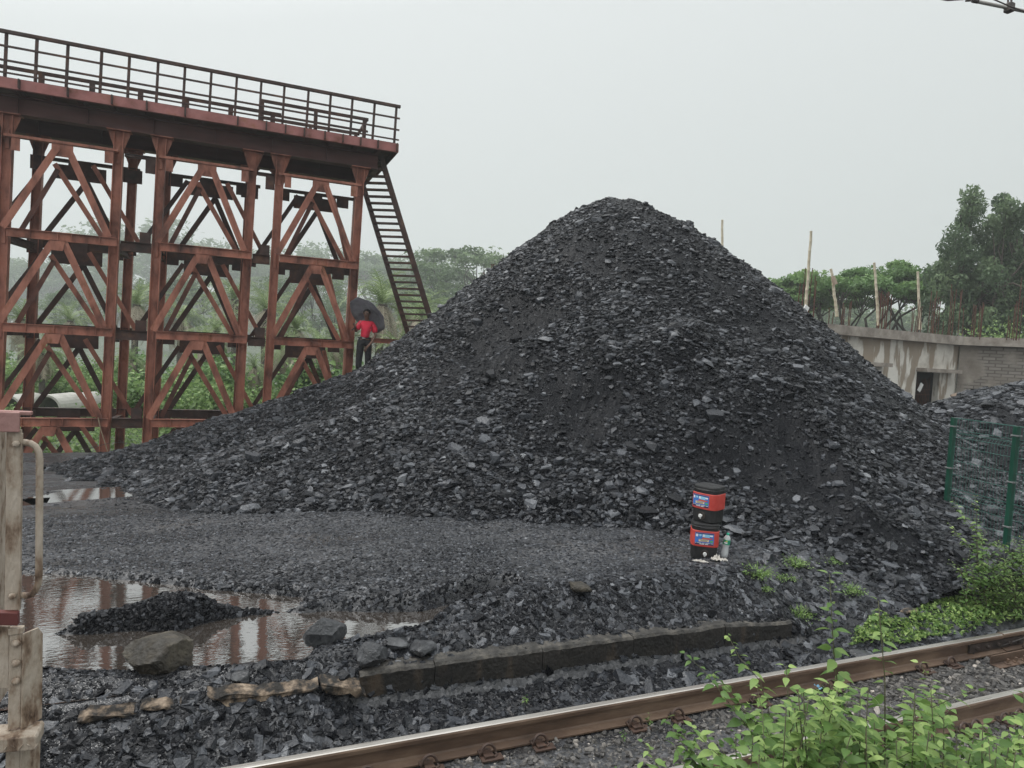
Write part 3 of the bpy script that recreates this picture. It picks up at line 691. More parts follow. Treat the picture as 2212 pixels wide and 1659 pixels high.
# face: nose, brow, ears, lips, eyes
mb = MB()
hc = Vector((.03, -.05, 1.53))
fd = Vector((-.30, -.92, -.26)).normalized()          # gaze: down and to the image left
sdv = fd.cross(Vector((0, 0, 1))).normalized(); upv = sdv.cross(fd)
def fp(a, b, c): return hc + sdv * a + upv * b + fd * c
mb.add([fp(-.012, .02, .082), fp(.012, .02, .082), fp(.018, -.028, .085), fp(-.018, -.028, .085), fp(0, -.024, .112)], [(0, 1, 4), (1, 2, 4), (2, 3, 4), (3, 0, 4)])
for s in (-1, 1):
    mb.tube([fp(s * .083, -.02, -.005), fp(s * .092, .012, -.015), fp(s * .085, .03, -.01)], [.008, .014, .008], 6)
mb.build('face', M['skin'], pr, smooth=True)
mb = MB()
for s in (-1, 1):
    mb.tube([fp(s * .015, .022, .084), fp(s * .035, .026, .080), fp(s * .052, .018, .068)], [.004, .006, .004], 6)
    mb.tube([fp(s * .018, .006, .082), fp(s * .044, .006, .076)], [.004, .004], 6)
mb.tube([fp(-.026, -.052, .075), fp(0, -.050, .084), fp(.026, -.052, .075)], [.004, .006, .004], 6)
mb.build('eyebrows_and_eyes', M['hair'], pr)
# hair cap
mb = MB()
for i in range(9):
    for j in range(16): pass
n1, n2 = 9, 18; vs = []
hcx = Vector((.035, -.03, 1.555))
for i in range(n1):
    th = i / (n1 - 1) * 1.75
    for j in range(n2):
        ph = 2 * PI * j / n2; d = Vector((math.sin(th) * math.cos(ph), math.sin(th) * math.sin(ph), math.cos(th)))
        fr = max(0, d.dot(Vector((-.35, -.93, -.1)).normalized())); r = 1 - .42 * (fr > .35) * (th > 1.05) * fr
        vs.append(hcx + Vector((d.x * .098 * r, d.y * .116 * r, d.z * .098)))
mb.add(vs, [(i * n2 + j, (i + 1) * n2 + j, (i + 1) * n2 + (j + 1) % n2, i * n2 + (j + 1) % n2) for i in range(n1 - 1) for j in range(n2)])
mb.build('hair', M['hair'], pr, smooth=True)
# shirt, trousers, belt
sp, se = [(0, 0, .87, (.178, .118))], []
sc = chain(sp, se, [(.01, 0, .97, (.19, .125)), (.025, 0, 1.12, (.20, .13)), (.04, 0, 1.25, (.18, .115)), (.045, -.01, 1.335, (.09, .08))], 0)
ch = sc - 1
chain(sp, se, [(-.11, 0, 1.27, .09), (-.165, -.01, 1.19, .085), (-.20, -.035, 1.09, .082)], ch)
chain(sp, se, [(.18, 0, 1.27, .09), (.245, -.01, 1.17, .088), (.27, -.035, 1.02, .088)], ch)
skinobj('polo_shirt', sp, se, M['shirt'], pr)
mb = MB()
for s in (-1, 1):
    mb.add([fp(0, 0, 0) * 0 + Vector((.035, -.115, 1.26)), Vector((.035 + s * .075, -.095, 1.285)), Vector((.045 + s * .085, -.045, 1.345)), Vector((.04 + s * .03, -.09, 1.345))], [(0, 1, 2, 3) if s > 0 else (3, 2, 1, 0)])
cl = mb.build('collar', M['shirt'], pr); sm = cl.modifiers.new('t', 'SOLIDIFY'); sm.thickness = .012
mb = MB(); mb.box((.115, -.125, 1.175), (.075, .012, .035), Matrix.Rotation(.2, 3, 'Y')); mb.build('phone', M['navy'], pr)
mb = MB(); mb.box((.105, -.118, 1.13), (.115, .012, .12), Matrix.Rotation(.12, 3, 'Y')); mb.build('pocket', M['shirt'], pr, bevel=.004)
tp, te = [(0, 0, .86, (.165, .115))], []
chain(tp, te, [(0, 0, .93, (.15, .105))], 0)
for sx, x2 in ((-1, -.125), (1, .115)):
    chain(tp, te, [(sx * .092, 0, .76, (.118, .12)), (sx * .108, -.01, .5, (.098, .095)), (x2, .01, .27, .09), (x2, .02, .06, .085)], 0)
skinobj('trousers', tp, te, M['trouser'], pr)
mb = MB(); mb.lathe([(.162, -.02), (.168, -.018), (.168, .018), (.162, .02)], 24); bo = mb.build('belt', M['belt'], pr, loc=(0, 0, .895)); bo.scale = (1.0, .74, 1)
mb = MB(); mb.box((-.02, -.128, .895), (.075, .014, .05)); mb.build('belt_buckle', M['buckle'], pr, bevel=.004)
for x2 in (-.125, .115):
    sh = skinobj('shoe', [(x2, .05, .04, .05), (x2, -.04, .035, .05), (x2 + .01, -.15, .03, .042)], [(0, 1), (1, 2)], M['belt'], pr)

# umbrella in his hand
M['canopy_out'] = material('grey_umbrella_cloth', [(.3, (.30, .30, .33)), (.7, (.38, .38, .41))], (.4, .6), 5, sss=.6)
M['canopy_in'] = material('dark_umbrella_lining', [(.35, (.18, .17, .19)), (.6, (.45, .45, .47))], (.6, .7), 2.0, sss=.75)
ua = Vector((-.275, -.26, 1.13)); ub = Vector((.20, .20, 1.66)); ax = (ub - ua).normalized()
um = empty('umbrella', (PX, PY, PZ), math.radians(-10))
tag(um, 'open grey umbrella with dark lining tilted back over the shoulder of the man in red', 'umbrella')
e1 = ax.cross(Vector((0, 0, 1))).normalized(); e2 = ax.cross(e1)
apex = ua + ax * .80
mb = MB(); nseg, nring = 8, 6; R_ = .57
vs = [apex]
for i in range(1, nring + 1):
    t = i / nring; 
    for j in range(nseg * 4):
        ph = 2 * PI * j / (nseg * 4); w = math.cos((ph * nseg) % (2 * PI)) * .5 + .5
        r = R_ * t * (1 - .055 * (1 - w) * t); dz = -.22 * t ** 2.0 + .0 - .012 * (1 - w) * t
        vs.append(apex + (e1 * math.cos(ph) + e2 * math.sin(ph)) * r + ax * dz)
m4 = nseg * 4
fs = [(0, 1 + j, 1 + (j + 1) % m4) for j in range(m4)] + [(1 + i * m4 + j, 1 + (i + 1) * m4 + j, 1 + (i + 1) * m4 + (j + 1) % m4, 1 + i * m4 + (j + 1) % m4) for i in range(nring - 1) for j in range(m4)]
mb.add(vs, fs); co = mb.build('canopy', [M['canopy_out'], M['canopy_in']], um, smooth=True)
sm = co.modifiers.new('t', 'SOLIDIFY'); sm.thickness = .004; sm.material_offset = 1; sm.offset = 1
nrm = co.data.polygons[0].normal
if nrm.dot(ax) > 0: sm.offset = -1
mb = MB(); mb.tube([ua, apex + ax * .05], .006, 8); mb.build('shaft', M['buckle'], um, smooth=True)
mb = MB(); mb.tube([ua - ax * .09, ua - ax * .02, ua + ax * .03], [.016, .018, .012], 10); mb.build('handle', M['belt'], um, smooth=True)
for k in range(nseg):
    ph = 2 * PI * k / nseg; d = e1 * math.cos(ph) + e2 * math.sin(ph)
    mb = MB(); mb.tube([apex + d * R_ * t - ax * (.22 * t * t + .008) for t in (0, .25, .5, .75, 1)], .003, 5)
    mb.tube([apex - ax * .28, apex + d * R_ * .5 - ax * (.22 * .25 + .008)], .003, 5); mb.build('rib', M['buckle'], um)

# ---------------------------------------------------------------- vegetation builders
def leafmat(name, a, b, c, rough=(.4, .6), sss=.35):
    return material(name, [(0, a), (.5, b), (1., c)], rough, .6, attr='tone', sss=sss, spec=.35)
M['leaf_far'] = leafmat('mist_paled_far_leaves', (.055, .10, .05), (.12, .185, .085), (.22, .30, .14))  # greens paled and desaturated so the colour carries part of the mist
M['leaf_dark'] = leafmat('dark_green_leaves', (.04, .075, .042), (.10, .155, .085), (.22, .30, .16))
M['leaf_rain'] = leafmat('umbrella_tree_leaves', (.065, .135, .05), (.14, .25, .085), (.26, .39, .14))
M['leaf_shrub'] = leafmat('shrub_leaves', (.07, .135, .045), (.165, .275, .09), (.32, .44, .17))
M['leaf_bright'] = leafmat('bright_weed_leaves', (.045, .095, .026), (.13, .235, .06), (.40, .53, .18), (.3, .5))
M['frond'] = leafmat('palm_frond', (.12, .18, .08), (.25, .33, .15), (.44, .52, .28))
M['frond_dead'] = leafmat('dry_palm_frond', (.24, .205, .15), (.46, .40, .31), (.66, .59, .48), sss=.1)
M['bark'] = material('grey_brown_bark', [(.3, (.035, .028, .022)), (.7, (.09, .075, .06))], (.75, .9), 4, bump=.6, bscale=14)
M['bark_palm'] = material('palm_bark', [(.3, (.06, .052, .045)), (.7, (.16, .14, .12))], (.8, .95), 6, bump=.8, bscale=12)

def leaf_cards(cen, size, droop=.0, asp=.5, tone=None, updir=.4):
    n = len(cen); size = np.broadcast_to(size, (n,))
    nr = rng.normal(0, 1, (n, 3)); nr[:, 2] = np.abs(nr[:, 2]) + updir; nr /= np.linalg.norm(nr, axis=1, keepdims=True)
    a = rng.normal(0, 1, (n, 3)); a[:, 2] -= droop; t = a - (a * nr).sum(1, keepdims=True) * nr; t /= np.linalg.norm(t, axis=1, keepdims=True) + 1e-9
    b = np.cross(nr, t); s = size[:, None]
    V = np.stack([cen - t * s * .5, cen + b * s * asp * .5 - t * s * .05 + nr * s * .06, cen + t * s * .5, cen - b * s * asp * .5 - t * s * .05 + nr * s * .06], 1)
    F_ = np.arange(n * 4).reshape(n, 4)
    if tone is None: tone = rng.random(n)
    return V.reshape(-1, 3), F_, np.repeat(tone, 4)

def limb_path(p0, p1, sag=0, n=5, wob=.08):
    p0 = np.array(p0, float); p1 = np.array(p1, float); L_ = np.linalg.norm(p1 - p0); out = []
    for i in range(n):
        t = i / (n - 1); p = p0 * (1 - t) + p1 * t + rng.normal(0, wob * L_ * .5, 3) * math.sin(PI * t); p[2] += sag * L_ * math.sin(PI * t) * .5
        out.append(p)
    return out

def tree_meshes(H, spread, tr, fork, nlimb, nclump, cr, leaf, nleaf, bottom=.35, flat=.6, lmat='leaf_far', shell=.55, vase=False, name='tree'):
    root = empty(name)
    mb = MB(); top = (rn(-.1, .1) * spread * .2, rn(-.1, .1) * spread * .2, fork)
    mb.tube(limb_path((0, 0, -.3), top, 0, 5, .03), [tr * 1.2, tr, tr * .9, tr * .82, tr * .8], 8)
    czn = bottom * H; ch = (H - czn)
    cl = []
    for i in range(nclump):
        for _ in range(20):
            u = rng.normal(0, 1, 3); u /= np.linalg.norm(u); rr = rng.uniform(shell, 1) ** .7
            p = np.array([u[0] * spread * .5 * rr, u[1] * spread * .5 * rr, czn + ch * .5 + u[2] * ch * .5 * rr])
            if vase and u[2] < -.15: continue
            break
        cl.append(p)
    cl = np.array(cl)
    hubs = []
    for k in range(nlimb):
        a = 2 * PI * k / nlimb + rn(-.4, .4); hr = spread * .26
        h_ = np.array([math.cos(a) * hr, math.sin(a) * hr, czn + ch * rn(.2, .5)]); hubs.append(h_)
        mb.tube(limb_path(top, h_, .15 if vase else .1, 5, .1), list(np.linspace(tr * .62, tr * .3, 5)), 6)
    hubs = np.array(hubs)
    for p in cl:
        j = np.argmin(((hubs - p) ** 2).sum(1)); mb.tube(limb_path(hubs[j], p, .1, 4, .1), list(np.linspace(tr * .26, tr * .06, 4)), 4, cap=False)
    mb.build('trunk', M['bark'], root, smooth=True)
    n = nclump * nleaf; ci = np.repeat(np.arange(nclump), nleaf)
    rad = rng.uniform(.7, 1.3, nclump)[ci] * cr
    off = rng.normal(0, 1, (n, 3)); off /= np.linalg.norm(off, axis=1, keepdims=True); off *= (rng.random((n, 1)) ** .45)
    cen = cl[ci] + off * rad[:, None] * np.array([1, 1, flat])
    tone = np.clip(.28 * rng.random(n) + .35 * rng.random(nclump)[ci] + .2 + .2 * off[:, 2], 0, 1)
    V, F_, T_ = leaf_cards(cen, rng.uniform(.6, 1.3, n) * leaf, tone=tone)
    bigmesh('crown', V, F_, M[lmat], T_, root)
    return root

def palm_meshes(H, R_=2.3, nfr=34, dead=26, leafn=20):
    root = empty('palm_tree')
    mb = MB(); pts = [(0, 0, -.3)] + [(rn(-.05, .05) * H * .2, rn(-.05, .05) * H * .2, H * t) for t in (.3, .6, .85, 1)]
    mb.tube(pts, [.26, .2, .19, .2, .22], 9)
    mb.build('trunk', M['bark_palm'], root, smooth=True)
    top = np.array(pts[-1])
    def fronds(n, e0, e1, L_, droop, leafl, seg=9, dens=leafn):
        Vs, Ts = [], []
        for i in range(n):
            az = rng.uniform(0, 2 * PI); el = rng.uniform(e0, e1); l = L_ * rng.uniform(.8, 1.1)
            dh = np.array([math.cos(az), math.sin(az), 0]); t = np.linspace(0, 1, dens + 2)[1:]
            ang = el - droop * t ** 1.3 * rng.uniform(.8, 1.2)
            step = l / len(t); P_ = top + np.cumsum(np.stack([np.cos(ang), np.zeros_like(ang), np.sin(ang)], 1) @ np.array([dh, [0, 0, 0], [0, 0, 1.]]) * step, 0)
            side = np.array([-dh[1], dh[0], 0]); fw = np.gradient(P_, axis=0); fw /= np.linalg.norm(fw, axis=1, keepdims=True)
            tone = rng.random() * .7
            for s in (-1, 1):
                ll = leafl * (.45 + np.sin(PI * np.clip(t, 0, .97)) * .6)[:, None] * rng.uniform(.8, 1.15, (len(t), 1))
                d = fw * .75 + side * s * .75 + np.array([0, 0, 1]) * rng.uniform(-.25, .35, (len(t), 1)); d /= np.linalg.norm(d, axis=1, keepdims=True)
                tip = P_ + d * ll + np.array([0, 0, -.12]) * ll; w = fw * .026
                Vs.append(np.stack([P_ - w, P_ + w, P_ * .45 + tip * .55 + w * .9, tip], 1).reshape(-1, 3)); Ts.append(np.full(len(t) * 4, tone) + .25 * np.repeat(rng.random(len(t)), 4))
            w = side * .02
            Vs.append(np.concatenate([np.stack([P_[:-1] - w, P_[:-1] + w, P_[1:] + w, P_[1:] - w], 1).reshape(-1, 3)])); Ts.append(np.full((len(t) - 1) * 4, .6))
        V = np.concatenate(Vs); return V, np.arange(len(V)).reshape(-1, 4), np.concatenate(Ts)
    V, F_, T_ = fronds(nfr, .1, 1.35, R_, 1.5, .5); bigmesh('crown', V, F_, M['frond'], T_, root)
    V, F_, T_ = fronds(dead, -.9, -.1, R_ * .95, 1.2, .38); bigmesh('dead_fronds', V, F_, M['frond_dead'], T_, root)
    return root

def shrub_mesh(w, h, n, leaf, lmat='leaf_shrub', name='shrub'):
    root = empty(name); mb = MB(); tips = []
    for i in range(9):
        a = rn(0, 2 * PI); r = rn(.1, .5) * w; p = (math.cos(a) * r, math.sin(a) * r, h * rn(.55, .95)); tips.append(p)
        mb.tube(limb_path((rn(-.05, .05), rn(-.05, .05), -.1), p, 0, 4, .08), [.03, .022, .014, .006], 5)
    mb.build('stems', M['bark'], root)
    tips = np.array(tips); ci = rng.integers(0, len(tips), n); t = rng.uniform(.25, 1.05, (n, 1))
    cen = tips[ci] * t + rng.normal(0, 1, (n, 3)) * np.array([w * .13, w * .13, h * .10]); cen[:, 2] = np.abs(cen[:, 2])
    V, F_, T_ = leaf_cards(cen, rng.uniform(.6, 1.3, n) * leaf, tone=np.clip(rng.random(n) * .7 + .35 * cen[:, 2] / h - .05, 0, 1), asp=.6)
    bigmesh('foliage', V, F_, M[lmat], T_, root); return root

def place(o, u, depth, z=None, s=1., sz=None, rz=None, dv=0):
    p = ond(u, 710 + (u * 0 + dv), depth); o.location = (p[0], p[1], float(ground_h(p[0], p[1])) if z is None else z)
    o.scale = (s, s, sz if sz else s); o.rotation_euler = (0, 0, rn(0, 6.28) if rz is None else rz)
def top_scale(u, v, depth, H, z):   # scale so that a tree of height H tops out at picture height v
    return (ond(u, v, depth)[2] - z) / H

# far hazy trees
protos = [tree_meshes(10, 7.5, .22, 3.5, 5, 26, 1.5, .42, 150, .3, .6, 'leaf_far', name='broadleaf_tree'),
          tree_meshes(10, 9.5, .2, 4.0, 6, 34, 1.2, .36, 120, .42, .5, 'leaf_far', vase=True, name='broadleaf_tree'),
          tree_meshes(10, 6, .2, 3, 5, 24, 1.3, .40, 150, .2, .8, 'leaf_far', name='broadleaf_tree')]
used = [False] * 3
far = [(293,467,75,1.25,0,'hazy tall tree showing above the second beam of the trestle left of centre'),(190,503,72,1,2,'hazy tree with a broken top behind the leftmost trestle bay'),
 (427,510,78,1,0,'hazy round tree behind the middle trestle bay'),(467,533,70,1,1,'hazy low spreading tree right of the middle trestle bay'),(520,540,64,.9,2,''),(575,545,70,1,0,''),
 (633,522,75,1,0,'dark hazy tree above the beam of the right trestle bay'),(707,535,66,1,1,''),(787,545,60,1,1,'leafy tree just right of the last trestle leg'),
 (840,556,70,.9,2,''),(885,566,66,1,0,''),(930,550,60,1,2,''),(1010,531,48,1.05,1,'pale spreading tree at the left edge of the coal heap'),(1085,590,55,1,0,''),(360,530,85,1.2,1,''),
 (250,560,60,1,2,''),(130,565,66,1,0,''),(60,560,80,1.3,1,''),(20,560,66,1,2,''),(-60,540,70,1.2,0,''),(690,590,50,.9,0,''),(860,600,48,.8,2,''),(960,600,44,.8,0,''),(600,600,52,.9,2,''),(410,590,52,.9,0,''),(330,610,50,.9,2,''),(150,620,48,.9,0,''),(1050,640,40,.8,2,''),(740,640,42,.7,0,''),(930,660,36,.6,2,'')]
for i, (u, v, d, ws, k, lab) in enumerate(far):
    d = d * 4.6 if d > 58 else d * 2.6
    o = protos[k] if not used[k] else copy_tree(protos[k]); used[k] = True
    z = -1.4; s = top_scale(u, v, d, 10.2, z); place(o, u, d, z, s * ws * 1.15, s)
    tag(o, lab or 'pale misty broadleaf tree among the woods behind the trestle and the coal heap', 'tree', 'misty trees behind the trestle')
# wild date palms
pp = [palm_meshes(5.2, 2.5), palm_meshes(4.0, 2.2, 30, 34)]
used = [False] * 2
palms = [(823,585,34,0,1.1,'big date palm with a long skirt of dead fronds right of the last trestle leg'),(293,600,38,0,1,'date palm seen between the second and third trestle legs'),(47,627,36,1,1,'date palm at the far left of the trestle'),
 (467,655,36,1,1,'date palm inside the middle trestle bay'),(573,613,42,0,1,''),(507,590,46,0,1,''),(640,650,36,1,1,'date palm inside the right trestle bay'),(690,690,32,1,.9,''),(93,715,29,1,.95,'low date palm with drooping dry fronds in the leftmost bay'),
 (905,610,44,1,.9,''),(1000,640,42,0,.9,''),(287,735,30,1,.6,''),(553,750,30,1,.6,'small dark palm behind the fourth trestle leg'),(740,680,34,1,1,''),(390,640,40,0,1,''),(150,650,40,0,1,''),(950,690,36,1,.8,''),(610,700,33,1,.8,''),(440,700,34,0,.8,''),(860,700,32,1,.8,'')]
for u, v, d, k, ws, lab in palms:
    o = pp[k] if not used[k] else copy_tree(pp[k]); used[k] = True
    z = -1.4; H = (5.2 if k == 0 else 4.0) + 1.55; s = top_scale(u, v, d, H, z); place(o, u, d, z, max(s, .7) * ws * .95, s)
    tag(o, lab or 'wild date palm with brown hanging fronds in the palm grove behind the trestle', 'palm tree', 'wild date palms behind the trestle')
# shrubs behind the platform
sp_ = [shrub_mesh(2.4, 1.7, 1900, .19), shrub_mesh(1.8, 1.2, 1300, .16), shrub_mesh(2.6, 2.4, 2200, .24, 'leaf_rain')]
used = [False] * 3
for i in range(74):
    k = rng.choice(3, p=[.45, .35, .2]); u = rn(-60, 1000); d = rn(23.5, 34) if i % 3 else rn(34, 46)
    if k == 2 and d < 28: k = 0
    if u < 290: d = rn(29.5, 46)
    o = sp_[k] if not used[k] else copy_tree(sp_[k]); used[k] = True; place(o, u, d, -1.45, rn(.75, 1.25))
    tag(o, 'bright green leafy shrub in the overgrown strip behind the trestle', 'shrub', 'shrubs behind the trestle')
# low ground cover beyond the yard
n = 60000; x = rng.uniform(-16, 16, n); y = rng.uniform(20.6, 44, n); z = ground_h(x, y) + np.abs(rng.normal(0, .16, n)) + .25 * (fbm(x * .6, y * .6, 3) + .4)
V_, F_, T_ = leaf_cards(np.stack([x, y, z], 1), rng.uniform(.09, .2, n), tone=np.clip(rng.random(n) * .8 + .2, 0, 1), asp=.55)
o = bigmesh('ground_cover', V_, F_, M['leaf_shrub'], T_); tag(o, 'dense low green growth covering the ground behind the trestle', 'undergrowth', kind='stuff')
# far wood closing the view
n = 42000; a = rng.uniform(-.62, 1.25, n); dd = rng.uniform(500, 600, n); x = np.sin(a) * dd; y = np.cos(a) * dd
top = 5.0 * (5.6 + 3.4 * (fbm(a * 9 + 3, a * 0 + 2, 4) + .2) + 9.5 * np.exp(-((a + .335) / .06) ** 2))
z = -1.5 + rng.random(n) ** .7 * top
V_, F_, T_ = leaf_cards(np.stack([x, y, z], 1), rng.uniform(4.5, 8.0, n), asp=.8)
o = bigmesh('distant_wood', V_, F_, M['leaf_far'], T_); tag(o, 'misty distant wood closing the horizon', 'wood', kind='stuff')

# right-hand trees behind the unfinished building
t1 = tree_meshes(9, 11, .2, 1.6, 7, 46, .95, .30, 260, .58, .40, 'leaf_rain', shell=.3, vase=True, name='umbrella_tree')
ut = [(1863,556,46,1.0,1.0,'flat crowned umbrella tree behind the bamboo poles on the building roof'),(1985,551,44,.62,1.,'flat crowned umbrella tree leaning right beside the big dark tree'),(1690,590,52,1.0,1.,'low umbrella tree touching the right slope of the coal heap'),(1780,578,50,.8,1.,'umbrella tree between the coal heap and the tallest bamboo pole'),(1640,600,60,.9,1.,'palest umbrella tree rising over the coal heap ridge')]
for i, (u, v, d, ws, _, lab) in enumerate(ut):
    o = t1 if i == 0 else copy_tree(t1); z = -.5; s = top_scale(u, v, d, 9.4, z); place(o, u, d, z, s * ws, s, rz=i * 1.3 + .4); tag(o, lab, 'tree', 'umbrella trees behind the building')
t2 = tree_meshes(12, 9, .3, 3.0, 7, 80, .92, .29, 360, .25, .75, 'leaf_dark', shell=.35, name='broadleaf_tree')
z = -.5; s = top_scale(2110, 418, 37, 12.4, z); place(t2, 2122, 37, z, s * .66, s * 1.05, rz=.5); tag(t2, 'tall dark green tree towering over the right end of the building', 'tree')
o = copy_tree(t2); s = top_scale(2240, 400, 38, 12.4, z); place(o, 2262, 38, z, s * .7, s, rz=2.4); tag(o, 'tall dark green tree cut off by the right edge of the picture', 'tree')
s1 = shrub_mesh(3.0, 2.6, 6500, .11, 'leaf_shrub', name='bush')
for i, (u, v, d, lab) in enumerate(((2150,722,33,'bright yellow green bush behind the roof at the far right'),(2195,712,34,'bright yellow green bush at the right edge above the roof'),(1700,690,40,'green bush low behind the heap ridge and the bamboo'),(1640,670,44,'green bush behind the ridge of the coal heap'))):
    o = s1 if i == 0 else copy_tree(s1); z = -.3; s = top_scale(u, v, d, 2.6, z); place(o, u, d, z, s * .8, s); tag(o, lab, 'bush', 'bushes behind the building')
for i, (u, v, d) in enumerate(((1780,640,150),(1880,655,160),(1960,660,170),(2030,665,150),(1720,640,170),(2090,650,140))):
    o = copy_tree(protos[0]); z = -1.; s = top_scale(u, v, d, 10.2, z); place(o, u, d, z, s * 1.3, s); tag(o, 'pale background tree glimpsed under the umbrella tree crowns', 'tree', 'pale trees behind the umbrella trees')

# ---------------------------------------------------------------- unfinished building
def stain(m, n, l, b, r, mp):
    # brown water stains running down from the slab, blotchy grey cement
    a = n.new('ShaderNodeMapping'); a.inputs['Scale'].default_value = (1.3, 1.3, .3); l.new(mp.outputs[0], a.inputs[0])
    w = n.new('ShaderNodeTexNoise'); w.inputs['Scale'].default_value = 1.6; w.inputs['Detail'].default_value = 6; l.new(a.outputs[0], w.inputs['Vector'])
    sx = n.new('ShaderNodeSeparateXYZ'); l.new(mp.outputs[0], sx.inputs[0])
    zr = n.new('ShaderNodeMapRange'); zr.inputs[1].default_value = .6; zr.inputs[2].default_value = 3.5; zr.inputs[3].default_value = -.05; zr.inputs[4].default_value = .09; l.new(sx.outputs['Z'], zr.inputs[0])
    ad = n.new('ShaderNodeMath'); ad.operation = 'ADD'; l.new(w.outputs['Fac'], ad.inputs[0]); l.new(zr.outputs[0], ad.inputs[1])
    cr_ = n.new('ShaderNodeValToRGB'); cr_.color_ramp.elements[0].position = .555; cr_.color_ramp.elements[1].position = .60
    l.new(ad.outputs[0], cr_.inputs[0]); mx = n.new('ShaderNodeMixRGB'); mx.inputs[2].default_value = (.27, .21, .15, 1)
    f_ = n.new('ShaderNodeMath'); f_.operation = 'MULTIPLY'; f_.inputs[1].default_value = .85; l.new(cr_.outputs[0], f_.inputs[0])
    l.new(f_.outputs[0], mx.inputs[0]); l.new(r.outputs[0], mx.inputs[1]); l.new(mx.outputs[0], b.inputs['Base Color'])
M['plaster'] = material('stained_cement_plaster', [(.3, (.44, .41, .36)), (.5, (.68, .645, .58)), (.7, (.78, .75, .68))], (.8, .95), 1.3, bump=.3, bscale=20, extra=stain)
def brickx(m, n, l, b, r, mp):
    bt = n.new('ShaderNodeTexBrick'); bt.inputs['Scale'].default_value = 1.0; bt.inputs['Brick Width'].default_value = .34; bt.inputs['Row Height'].default_value = .13; bt.inputs['Mortar Size'].default_value = .018
    bt.inputs['Color1'].default_value = (.22, .20, .175, 1); bt.inputs['Color2'].default_value = (.30, .27, .24, 1); bt.inputs['Mortar'].default_value = (.15, .13, .11, 1)
    rt = n.new('ShaderNodeMapping'); rt.inputs['Rotation'].default_value = (PI / 2, 0, PI / 2); l.new(mp.outputs[0], rt.inputs[0]); 
    cb = n.new('ShaderNodeCombineXYZ'); sx = n.new('ShaderNodeSeparateXYZ'); l.new(mp.outputs[0], sx.inputs[0]); l.new(sx.outputs['Y'], cb.inputs['X']); l.new(sx.outputs['Z'], cb.inputs['Y']); l.new(cb.outputs[0], bt.inputs['Vector'])
    w = n.new('ShaderNodeTexNoise'); w.inputs['Scale'].default_value = .8; w.inputs['Detail'].default_value = 6; l.new(mp.outputs[0], w.inputs['Vector'])
    c2 = n.new('ShaderNodeValToRGB'); c2.color_ramp.elements[0].position = .45; c2.color_ramp.elements[1].position = .52; l.new(w.outputs['Fac'], c2.inputs[0])
    mx = n.new('ShaderNodeMixRGB'); l.new(c2.outputs[0], mx.inputs[0]); l.new(bt.outputs['Color'], mx.inputs[1]); l.new(r.outputs[0], mx.inputs[2]); l.new(mx.outputs[0], b.inputs['Base Color'])
    bp = n.new('ShaderNodeBump'); bp.inputs['Distance'].default_value = .02; l.new(bt.outputs['Fac'], bp.inputs['Height']); bp.invert = True; l.new(bp.outputs[0], b.inputs['Normal'])
M['brick'] = material('cement_block_wall', [(.3, (.18, .155, .13)), (.5, (.30, .265, .225)), (.7, (.46, .42, .36))], (.8, .95), 1.1, extra=brickx)
M['concrete'] = material('weathered_concrete', [(.3, (.18, .155, .13)), (.5, (.32, .28, .24)), (.7, (.46, .41, .36))], (.8, .95), 2.2, bump=.5, bscale=12)
M['rebar'] = material('rusty_rebar', [(.3, (.045, .018, .012)), (.7, (.12, .05, .03))], (.7, .9), 6)
M['bamboo'] = material('weathered_bamboo', [(.3, (.36, .31, .22)), (.7, (.56, .51, .40))], (.6, .8), 3, stretch=(3, 3, .6))
M['black'] = material('dark_interior', [(.3, (.02, .018, .016)), (.7, (.035, .03, .027))], (.9, 1), 3)
M['wood'] = material('pale_plank', [(.3, (.32, .24, .18)), (.7, (.46, .37, .29))], (.7, .9), 5, stretch=(1, 1, .3))
ZR = 3.75
c0 = onz(2082, 727, ZR); c1 = onz(1766, 697, ZR); c2 = onz(2212, 731, ZR)
dA = (c1 - c0); dA /= np.linalg.norm(dA); dB = (c2 - c0); dB /= np.linalg.norm(dB)
nA = np.array([-dA[1], dA[0], 0]); nA *= -np.sign(nA @ (np.array([0, 0, ZR]) * np.array([1, 1, 0]) + np.array([c0[0], c0[1], 0]))) ; 
nA = nA if nA @ c0 < 0 else -nA
nB = np.array([-dB[1], dB[0], 0]); nB = nB if nB @ dA > 0 else -nB
bld = empty('unfinished_building'); LA, LB = 16.0, 9.0
tag(bld, 'single storey unfinished concrete building with stained plaster and bare reinforcing rods on its roof', 'building')
def wallbox(mb, a, d, nrm, s0, s1, z0, z1, f0, f1):
    """box along direction d from s0..s1, heights z0..z1, front face offset f0 back to f1 (negative = inwards)"""
    P_ = [a + d * s + nrm * f for s in (s0, s1) for f in (f0, f1)]
    vs = [(p[0], p[1], z) for z in (z0, z1) for p in P_]
    mb.add(vs, [(0, 1, 3, 2), (4, 6, 7, 5), (0, 2, 6, 4), (1, 5, 7, 3), (0, 4, 5, 1), (2, 3, 7, 6)])
a0 = c0.copy(); a0[2] = 0
OV = .32                                # slab overhang
